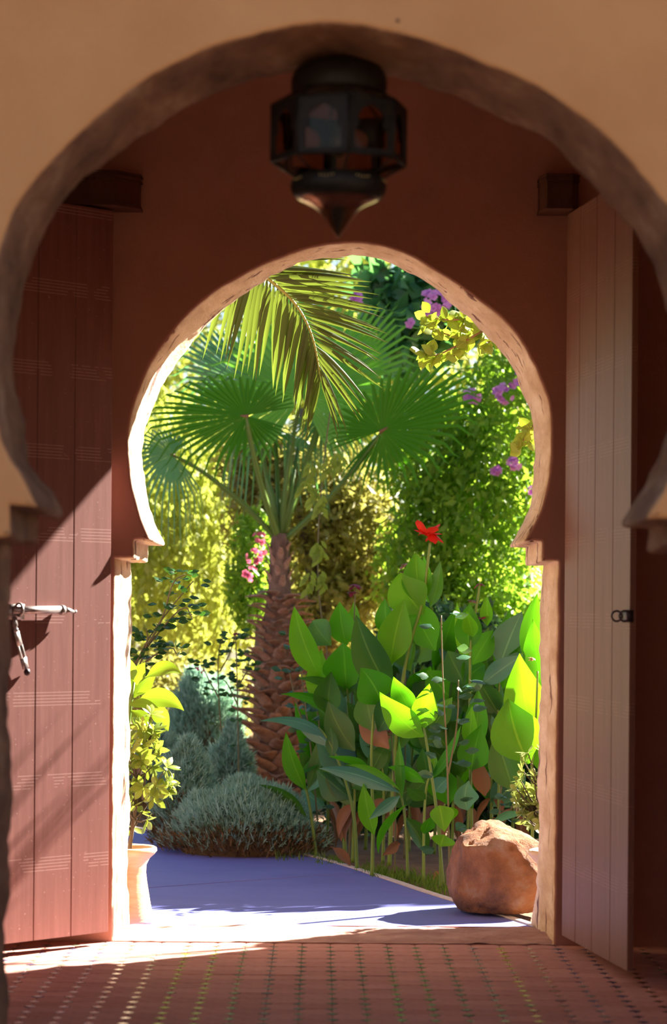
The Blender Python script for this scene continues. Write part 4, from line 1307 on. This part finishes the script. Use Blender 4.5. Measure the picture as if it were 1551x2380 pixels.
p.leaf((1162,1550),(1214,1420),72,blue,(-6,0),.15).leaf((1120,1592),(1215,1522),44,blue,(0,-4),.3).leaf((1150,1545),(1186,1415),30,None,(0,0),.5,off=.05).leaf((1168,1600),(1210,1500),44,None,(0,0),.3,off=.1).leaf((1160,1660),(1112,1580),54,deep,(0,0),.2).leaf((1150,1700),(1165,1590),40,blue,(0,0),.4)
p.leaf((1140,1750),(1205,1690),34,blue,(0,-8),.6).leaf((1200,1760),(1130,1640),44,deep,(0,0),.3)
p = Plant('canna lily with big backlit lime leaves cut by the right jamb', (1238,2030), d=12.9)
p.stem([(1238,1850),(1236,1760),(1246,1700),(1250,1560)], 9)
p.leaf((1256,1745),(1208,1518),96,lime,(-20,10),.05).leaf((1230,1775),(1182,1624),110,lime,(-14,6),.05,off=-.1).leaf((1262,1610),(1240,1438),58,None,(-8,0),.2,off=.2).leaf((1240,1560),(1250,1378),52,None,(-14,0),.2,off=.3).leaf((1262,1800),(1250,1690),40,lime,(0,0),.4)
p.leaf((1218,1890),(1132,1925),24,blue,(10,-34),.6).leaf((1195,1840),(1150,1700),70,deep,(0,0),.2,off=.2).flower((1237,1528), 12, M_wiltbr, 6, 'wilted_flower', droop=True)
# (11) fillers at the back of the bed, in deep shade
fills = [('canna lily in deep shade behind the drooping blue leaf', (760,1965), 1660), ('canna lily in deep shade behind the round cupped leaf', (850,1975), 1560), ('canna lily in deep shade behind the tallest canna', (950,1980), 1480), ('canna lily in deep shade left of the rose stems', (1010,1985), 1500), ('canna lily in deep shade behind the heart-shaped leaf', (1085,1985), 1480), ('canna lily in deep shade nearest the right jamb', (1190,1985), 1500),
         ('canna lily in deep shade behind the dark broad leaves', (890,2008), 1590), ('canna lily in deep shade behind the arching blue leaf', (820,2005), 1680), ('canna lily in deep shade behind the lime pair of leaves', (1050,2012), 1570), ('canna lily in deep shade between the heart-shaped leaf and the right jamb', (1140,2010), 1600)]
for lb, px, ty in fills:
    p = Plant(lb, px)
    x = px[0]
    p.stem([(x+4,1850),(x+random.uniform(-14,14),1700),(x+random.uniform(-16,16),ty+60)], 9)
    for k in range(13):
        by = ty+60 + k*(1830-ty)/13
        sx = random.choice((-1,1)); ln = random.uniform(100,170)
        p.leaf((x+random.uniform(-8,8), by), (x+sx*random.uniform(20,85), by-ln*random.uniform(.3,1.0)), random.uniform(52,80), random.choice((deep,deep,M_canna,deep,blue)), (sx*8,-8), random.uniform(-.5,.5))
    for k in range(3):
        by = random.uniform(1850,1900); sx = random.choice((-1,1))
        p.leaf((x+3, by), (x+sx*random.uniform(14,40), by+random.uniform(50,90)), random.uniform(16,26), M_dead, (sx*16,-16), random.uniform(-.8,.8))
# dry flower stalks rising over the bed
for lb, px, c, m in (('withered canna spike with dark red flowers at the left of the bed', (812,1995), (826,1358), M_wilt), ('withered brown canna spike left of the red flower', (940,1995), (944,1310), M_wiltbr), ('dry canna seed head in front of the dark leaves', (918,2030), (910,1690), M_wiltbr)):
    p = Plant(lb, px, name='flower_stalk', cat='flower')
    p.stem([(px[0]+2,1850),((px[0]+c[0])/2,1600 if c[1] < 1600 else 1780),(c[0],c[1]+8)], 5, M_rosestem)
    p.flower(c, 20, m, 7, 'wilted_flower', droop=True).flower((c[0]-8,c[1]+18), 15, m, 5, 'wilted_flower', droop=True)

# ---------------------------------------------------------------- roses: thin stems with small leaflets
rl = {}
def rose(label_, px, d, stems, m, size, per=9, name='rose_bush', cat='rose', leaflets=3, spread=1.0, hips=()):
    b = Vector((at(px[0], px[1], d).x, d, GZ))
    t = thing(name, label_, cat, b)
    key = (m.name, size)
    if key not in rl: rl[key] = [leaf_mesh('leaflet', size*k, size*k*.62, m, .15, .1, .9, 4) for k in (.8, 1, 1.15)]
    mes = rl[key]
    cnt = 0
    for pts in stems:
        P = smooth_poly([at(x, y, d+random.uniform(-.05,.05)) for x, y in pts], 2)
        mb = MB(); mb.tube(P, [0.0055*(1-.6*i/(len(P)-1))+.001 for i in range(len(P))], 6); part('stem', mb, M_rosestem, t)
        L_ = len(P)
        for k in range(per):
            i = min(L_-2, int((0.12+0.88*(k+random.random()*.6)/per)*(L_-1)))
            c = P[i].lerp(P[i+1], random.random())
            a = random.random()*2*pi
            out = Vector((cos(a), sin(a)*.7, random.uniform(-.1,.5))).normalized()
            q = c + out*size*1.1*spread
            for j in range(leaflets):
                if cnt > 290: break
                y_ = (out + Vector((-out.y, out.x, 0))*(j-(leaflets-1)/2)*.95 + rv(.15)).normalized()
                o = link('leaflet', mes[random.randrange(3)], t)
                o.matrix_local = Matrix.Translation(q + y_*size*.12 - b) @ basis(y_, Vector((0,-.8,.7))+rv(.5)); cnt += 1
    for x, y, mm in hips:
        mb = MB(); c = at(x, y, d)
        for k in range(6):
            v = rv(); mb.leaf(c, c+v*.022, .018, side=v.orthogonal(), ns=4, nx=1)
        part('flower', mb, mm, t)
    return t
rose('rose bush with thin bare stems left of the palm trunk', (520,1800), 16.6, [[(522,1800),(510,1650),(505,1520),(520,1480)],[(508,1620),(480,1570),(470,1545)],[(512,1560),(540,1510),(545,1470)]], M_rosedark, 0.055, 12, hips=((458,1555,M_pink),(470,1560,M_pink)))
rose('rose bush with one tall straight stem beside the palm trunk', (552,1800), 16.4, [[(555,1800),(553,1650),(550,1520),(547,1478)],[(552,1600),(575,1560),(580,1535)],[(553,1640),(530,1590),(520,1580)]], M_rosedark, 0.05, 11, hips=((548,1472,M_wilt),))
rose('rose bush with dark leaves trailing from the left jamb', (250,1990), 13.5, [[(250,1990),(270,1700),(320,1520),(390,1420),(450,1350)],[(300,1560),(360,1480),(430,1400),(448,1440)],[(290,1600),(330,1540),(400,1500),(410,1520)],[(330,1520),(380,1440),(400,1350),(430,1335)],[(280,1640),(320,1560),(345,1490),(340,1460)]], M_rosedark, 0.05, 20)
rose('rose with blue-green leaflets rising among the cannas', (1045,2030), 12.95, [[(1045,2030),(1040,1750),(1030,1600),(1026,1430)],[(1042,1800),(1065,1680),(1066,1580)]], M_rose, 0.07, 15)
rose('rose with drooping blue-green leaflets in front of the palm trunk', (735,1985), 15.0, [[(745,1985),(725,1750),(700,1560),(688,1480)],[(722,1720),(690,1640),(672,1560)],[(730,1760),(745,1690),(735,1640)]], M_rose, 0.055, 12)
rose('rose with dull purple-green leaflets above the boulder', (1160,2000), 13.6, [[(1165,2000),(1160,1900),(1165,1830),(1172,1800)],[(1162,1930),(1190,1880),(1195,1850)]], M_rose, 0.06, 6)

# ---------------------------------------------------------------- grey cushions of cotton lavender
def cushion(label_, c, d, rx, rz, n, ry=None):
    g = ground_at(c[0], c[1]) if d is None else Vector((at(c[0], c[1], d).x, d, GZ))
    b = Vector((g.x, g.y, GZ))
    t = thing('lavender_bush', label_, 'bush', b)
    RX, RZ = rx*g.y/F, rz*g.y/F; RY = ry or RX*.8
    fo, tw = MB(), MB()
    for k in range(n):
        a = random.random()*2*pi; e = random.random()**.7*pi/2
        dirv = Vector((cos(a)*cos(e), sin(a)*cos(e), sin(e)))
        if dirv.y > .5: continue
        s = random.uniform(.78,1.0)*(1+.16*noise.noise(dirv*2.3+b))
        p = b + Vector((dirv.x*RX*s, dirv.y*RY*s, dirv.z*RZ*s))
        out = (Vector((dirv.x/RX, dirv.y/RY, dirv.z/RZ)).normalized()*.7 + Vector((0,0,.75)) + rv(.45)).normalized()
        L_ = random.uniform(.04,.085)*g.y/14; w = .0036*g.y/14
        low = dirv.z*s < random.uniform(0,.5) + .10*noise.noise((p.x*5,p.y*5,0))
        sd = out.orthogonal().normalized(); sd.rotate(mathutils.Quaternion(out, random.random()*6))
        tgt = tw if low else fo
        tgt.add([p-sd*w, p+sd*w, p+out*L_*.6+sd*w*1.1, p+out*L_, p+out*L_*.6-sd*w*1.1], [(0,1,2,4),(4,2,3)])
        for s_ in (-1, 1):
            o2 = (out+sd*s_*.9).normalized(); q = p+out*L_*.35
            tgt.add([q, q+o2*L_*.3+out*w, q+o2*L_*.45, q+o2*L_*.3-out*w], [(0,1,2,3)])
    core = MB()
    core.lathe([(RX*.80*cos(q), RZ*.86*sin(q)) for q in [k*pi/2/8*.98 for k in range(9)]], b, 24)
    for i, v in enumerate(core.v): core.v[i] = Vector((v.x, b.y+(v.y-b.y)*RY/RX, v.z))
    part('twig_core', core, M_twig, t)
    part('foliage', fo, M_silver, t, kind='stuff')
    part('dry_twigs', tw, M_twig, t, kind='stuff')
cushion('wide low silver-grey lavender cushion along the path edge', (570,1980), None, 185, 150, 16000, ry=.42)
cushion('silver-grey lavender mound at the left, rising above the wide cushion', (428,1900), 15.3, 78, 225, 6500)
cushion('small lavender tuft between the two larger mounds', (535,1880), 16.6, 62, 215, 4500)
cushion('tall lavender mound further back left of the roses', (470,1830), 19.0, 105, 290, 7000)
cushion('low lavender bush at the far left behind the pot', (360,1880), 18.0, 70, 190, 3000)

# ---------------------------------------------------------------- background planting
def cloud(blobs, n, size, droop=0.0, ratio=.45, flatz=.0):
    """Loose leaves in ellipsoids ((c, (rx, ry, rz), weight), ...); each leaf is a folded lozenge."""
    mb = MB()
    ws = [q[2] for q in blobs]
    for k in range(n):
        c, r, w = random.choices(blobs, ws)[0]
        v = rv()*random.uniform(.45,1.0)
        p = Vector((c[0]+v.x*r[0], c[1]+v.y*r[1], c[2]+v.z*r[2]))
        p += Vector((noise.noise(p*1.1), 0, noise.noise(p*1.1+Vector((9,0,0)))))*.22
        if p.z < GZ: continue
        y = (rv() + Vector((0,0,-droop))).normalized(); s = y.orthogonal().normalized()
        s.rotate(mathutils.Quaternion(y, random.random()*6.28))
        L_ = size*random.uniform(.6,1.3); W_ = L_*ratio; nn = y.cross(s)*(W_*.25)
        mb.add([p, p+y*L_*.45+s*W_*.5+nn, p+y*L_, p+y*L_*.45-s*W_*.5+nn], [(0,1,2),(0,2,3)])
    return mb
def tree(name, label_, cat, base, fol, m, trunk=None, r=.12):
    t = thing(name, label_, cat, base)
    if trunk:
        mb = MB(); mb.tube([base]+[Vector(q) for q in trunk], [r*(1-.6*i/len(trunk)) for i in range(len(trunk)+1)], 10); part('trunk', mb, M_bark, t)
    part('foliage', fol, m, t, kind='stuff')
    return t
def B(x, y, d, rx, ry, rz, w=1.0):   # blob by pixel centre and pixel radii
    p = at(x, y, d); return ((p.x, p.y, p.z), (rx*d/F, ry, rz*d/F), w)

# weeping tree on the left: hanging strands
random.seed(33)
mb = MB(); strands = MB()
for k in range(430):
    x = random.uniform(200, 640); d = random.uniform(21.5, 25)
    y0 = random.uniform(880, 1300) if x < 560 else random.uniform(900, 1180); y1 = y0 + random.uniform(180, 420)
    y1 = min(y1, 1640)
    p0, p1 = at(x, y0, d), at(x+random.uniform(-20,20), y1, d+random.uniform(-.2,.2))
    mid = (p0+p1)/2 + Vector((random.uniform(-.08,.08),0,.05))
    nl = int((y1-y0)/6.0)
    for j in range(nl):
        q = j/nl; p = p0*(1-q)**2+mid*2*q*(1-q)+p1*q*q
        y = (Vector((random.uniform(-1,1), random.uniform(-1,1), -1.1))).normalized(); s = y.orthogonal().normalized(); s.rotate(mathutils.Quaternion(y, random.random()*6))
        L_ = random.uniform(.07,.13); W_ = L_*.24
        mb.add([p, p+y*L_*.5+s*W_, p+y*L_, p+y*L_*.5-s*W_], [(0,1,2),(0,2,3)])
bt = Vector((at(240,1700,24).x, 24, GZ))
tw = tree('weeping_tree', 'weeping tree with long curtains of lime foliage on the left', 'tree', bt, mb, M_weep, [bt+Vector((0,0,1.5)), bt+Vector((.2,0,3.0)), bt+Vector((.5,-.2,4.4))], .2)

# olive-brown climber on a wall of branches, centre
fol = cloud([B(700,1170,20.75,200,.4,200), B(620,1080,20.75,120,.35,120,.5), B(840,1250,20.75,130,.4,150,.8), B(760,1400,20.75,150,.4,90,.5)], 10000, .10, .5)
bt = Vector((at(760,1700,20.75).x, 20.75, GZ))
tree('olive_shrub', 'olive-brown shrub behind the palm trunk', 'shrub', bt, fol, M_hedgebr, [bt+Vector((0,0,1.2)), bt+Vector((-.3,0,2.6))], .1)
# bright pale foliage far behind
fol = cloud([B(600,1480,29,420,1.2,260), B(960,1430,29,330,1.2,220), B(640,900,30,500,1.0,420,1.6), B(980,760,30,420,1.0,360,1.2)], 15000, .17, .4)
bt = Vector((at(700,1700,29).x, 29, GZ))
tree('pale_hedge', 'tall pale sunlit hedge at the far end of the garden', 'hedge', bt, fol, M_weep, [bt+Vector((0,0,2)), bt+Vector((0,0,4))], .15)
# green flowering climber on the right
fol = cloud([B(1120,1180,19.4,190,.6,330,2.0), B(1010,1300,19.5,150,.5,160,.9), B(1180,1000,19.2,110,.6,240,1.0), B(1010,1060,19.5,110,.5,150,.7), B(1120,1440,19.4,170,.6,130,.9)], 16000, .085, .8, .5)
bt = Vector((at(1200,1700,19.8).x, 19.8, GZ))
cl = tree('flowering_climber', 'green flowering climber covering the right of the garden with purple blossoms', 'climber', bt, fol, M_hedge, [bt+Vector((.1,0,1.2)), bt+Vector((0,0,2.6)), bt+Vector((-.1,0,3.9))], .09)
def blossoms(parent, c, r, n, d, m, size=.03):
    C = at(c[0], c[1], d)
    hub = MB(); hub.tube([C+Vector((0,.05,.02)), C], [.006,.004], 6)
    h = part('flower_cluster', hub, M_stem, parent)
    key = 'blossom_'+m.name
    if key not in rl:
        q = MB()
        for k in range(5):
            a = 2*pi*k/5; v = Vector((cos(a), sin(a), .35)).normalized()
            q.leaf((0,0,0), v, .8, bulge=(0,0,.05), side=(-sin(a), cos(a), 0), fold=.1, ns=4, nx=1, shape=1.2)
        me = q.mesh('blossom'); me.materials.append(m); rl[key] = me
    for k in range(n):
        v = rv()
        if v.y > .3: v.y = -v.y
        p = C + v*(r*d/F)*random.uniform(.5,1.0)
        o = link('blossom', rl[key], h)
        o.matrix_local = Matrix.Translation(p-org(parent)) @ Vector((v.x, v.y-.6, v.z)).to_track_quat('Z','Y').to_matrix().to_4x4() @ Matrix.Scale(size*random.uniform(.8,1.2), 4)
for c, r, n in (((1016,700),38,34),((1100,920),18,14),((1174,914),22,16),((1207,887),18,10),((1195,1076),16,10),((1155,1096),9,5),((956,750),8,5),((822,690),8,4),((838,696),10,5),((1237,1140),9,4)):
    blossoms(cl, c, r, n, 18.6, M_blossom, .034)
# pink-flowering bush left of the palm
fol = cloud([B(600,1330,19.75,70,.3,130)], 1600, .09, .2)
bt = Vector((at(600,1760,19.75).x, 19.75, GZ))
ol = tree('oleander_bush', 'light green bush dotted with pink blossoms left of the palm trunk', 'bush', bt, fol, M_hedge, [bt+Vector((0,0,1.5)), bt+Vector((0,0,2.3))], .05)
for c, r, n in (((602,1250),16,7),((590,1295),20,8),((586,1338),18,7),((606,1280),12,5)):
    blossoms(ol, c, r, n, 19.3, M_pink, .03)
# shrubs at ground level behind the cannas and roses
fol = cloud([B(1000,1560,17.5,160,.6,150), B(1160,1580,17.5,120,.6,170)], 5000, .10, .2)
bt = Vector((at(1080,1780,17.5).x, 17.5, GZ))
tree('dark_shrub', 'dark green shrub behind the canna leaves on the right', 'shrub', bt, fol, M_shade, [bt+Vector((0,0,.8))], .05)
fol = cloud([B(360,1600,21,160,.6,110), B(520,1640,21,90,.6,90)], 3500, .09, .2)
bt = Vector((at(400,1740,21).x, 21, GZ))
tree('low_hedge', 'low dull green hedge behind the lavender on the left', 'hedge', bt, fol, M_hedgebr, [bt+Vector((0,0,.5))], .05)

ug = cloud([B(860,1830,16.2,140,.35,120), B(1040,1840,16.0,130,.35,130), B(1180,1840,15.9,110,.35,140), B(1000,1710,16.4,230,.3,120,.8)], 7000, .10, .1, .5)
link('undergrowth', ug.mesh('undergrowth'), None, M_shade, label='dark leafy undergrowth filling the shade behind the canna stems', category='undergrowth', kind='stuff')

# broad shade tree: crown begins at the upper right of the opening and spreads to the right over the path
fol = cloud([((7.2,20.7,7.6),(5.0,2.0,.9),7.2), ((7.3,19.75,7.6),(4.4,1.0,.6),3.0), ((5.0,20.2,6.6),(2.0,1.6,.6),1.6), B(930,730,20.5,110,.7,150,.4), B(1120,640,20.5,160,.9,170,.5), ((3.9,20.4,6.4),(1.8,1.0,.6),.2)], 26000, .22, .3, .6)
bt = Vector((5.6, 21.5, GZ))
st = tree('shade_tree', 'large dark-leaved tree whose crown hangs in at the upper right of the opening', 'tree', bt, fol, M_crown, [Vector((5.5,21.4,2.5)), Vector((5.2,21.2,4.4)), Vector((5.4,21,6.6))], .28)
mb = MB()
for q in (Vector((1.9,20.6,4.7)), Vector((8.5,21,7.8)), Vector((6.5,20,7.6))): mb.tube([Vector((5.2,21.2,4.4)), Vector((5.2,21.2,4.4)).lerp(q,.5)+Vector((0,0,.4)), q], [.13,.08,.03], 8)
part('branch', mb, M_bark, st)

# yellow-green shrub leaning in behind the right jamb
bs = Vector((at(1330,2000,12.6).x, 12.6, GZ))
ys = thing('yellow_leaved_shrub', 'sunlit yellow-green branch reaching in at the upper right', 'shrub', bs)
ymes = [leaf_mesh('leaf', .075*k, .055*k, M_yellow, .2, .15, .8, 5, 1) for k in (.75, 1, 1.2)]
mb = MB(); mb.tube([bs, bs+Vector((.02,0,1.6)), at(1330,900,12.6), at(1240,790,12.6)], [.022,.018,.014,.009], 8); part('stem', mb, M_bark, ys)
for pts, n in (([(1240,790),(1160,760),(1060,790),(985,750)],40), ([(1180,770),(1100,740),(1040,745),(990,735)],36), ([(1120,770),(1070,800),(1010,830),(985,820)],26), ([(1330,900),(1260,960),(1225,1010),(1200,1050)],26), ([(1200,775),(1150,790),(1120,800)],9), ([(1100,770),(1060,820),(1055,830)],6)):
    P = smooth_poly([at(x, y, 12.5+random.uniform(-.05,.05)) for x, y in pts], 2)
    mb = MB(); mb.tube(P, [.006*(1-.7*i/(len(P)-1))+.001 for i in range(len(P))], 6); tw_ = part('twig', mb, M_wiltbr, ys)
    for k in range(n):
        i = min(len(P)-2, int((.25+.75*random.random())*(len(P)-1))); c = P[i].lerp(P[i+1], random.random())
        v = (Vector((random.uniform(-1,1), random.uniform(-.6,.4), random.uniform(-1,.9)))).normalized()
        o = link('leaf', ymes[random.randrange(3)], tw_)
        o.matrix_local = Matrix.Translation(c-bs+rv(.035)*random.random()) @ basis(v, Vector((0,-1,.5))+rv(.6))

# vine strand hanging in front of the shrubs
hv = Vector((at(780,1930,17.0).x, 17.0, GZ))
vn = thing('hanging_vine', 'tall thin vine stem with drooping lime leaflets right of the palm trunk', 'vine', hv)
P = smooth_poly([at(x, y, 17.0) for x, y in ((770,940),(755,1050),(741,1200),(738,1330),(745,1420),(760,1500),(775,1700),(780,1930))], 2)
mb = MB(); mb.tube(P, .005, 6); part('stem', mb, M_rosestem, vn)
vmes = [leaf_mesh('leaflet', .085*k, .036*k, M_weepleaf, .2, .3, .8, 4) for k in (.8, 1.1)]
for (x, y, n) in ((732,1150,9),(748,1170,9),(735,1280,8),(748,1275,8),(722,1345,10),(752,1345,8),(725,1090,8),(765,1085,8),(790,1070,8),(712,1130,7)):
    c = at(x, y-18, 16.95)
    for k in range(n):
        p = c + Vector((random.uniform(-.03,.03), random.uniform(-.03,.03), -k*.014))
        v = Vector(((-1)**k*.7, random.uniform(-.3,.1), -.9)).normalized()
        o = link('leaflet', vmes[k % 2], vn); o.matrix_local = Matrix.Translation(p-hv) @ basis(v, Vector((0,-1,.3)))

# ---------------------------------------------------------------- small things on the ground
def grass(label_, pts, n, spread, hgt):
    b = ground_at(*pts[0])
    t = link('grass', None, None)
    mb = MB()
    for k in range(n):
        c = random.choice(pts); g = ground_at(c[0]+random.uniform(-spread,spread), c[1]+random.uniform(-10,10))
        g.z = GZ-.03
        h = hgt*random.uniform(.5,1.3); lean = Vector((random.uniform(-1,1), random.uniform(-1,1), 0))*h*.6; s = Vector((.003,0,0))
        m1 = g+Vector((0,0,h*.6))+lean*.4; tp = g+Vector((0,0,h))+lean
        mb.add([g-s, g+s, m1+s*.8, tp, m1-s*.8], [(0,1,2,4),(4,2,3)])
    bpy.data.objects.remove(t)
    o = link('grass', mb.mesh('grass'), None, M_grass, label=label_, category='grass', kind='stuff')
grass('thin grass at the foot of the cannas beside the path', [(860,2020),(900,2030),(950,2035),(1000,2045),(1030,2060),(770,2000)], 700, 40, .06)
grass('sparse grass blades under the lavender along the path', [(400,1945),(480,1955),(600,1978),(680,1992)], 200, 50, .09)
for lb, b, tp in (('withered brown leaf lying curled at the foot of the cannas', (770,1968),(815,2015)), ('small dry leaf on the soil beside the boulder', (1000,2045),(1030,2035))):
    g = ground_at(*tp); mb = MB()
    pxleaf(mb, b, tp, 26, g.y, 0, (8,-4), 0, .5, .4); link('fallen_leaf', mb.mesh('fallen_leaf'), None, M_dead, label=lb, category='leaf')
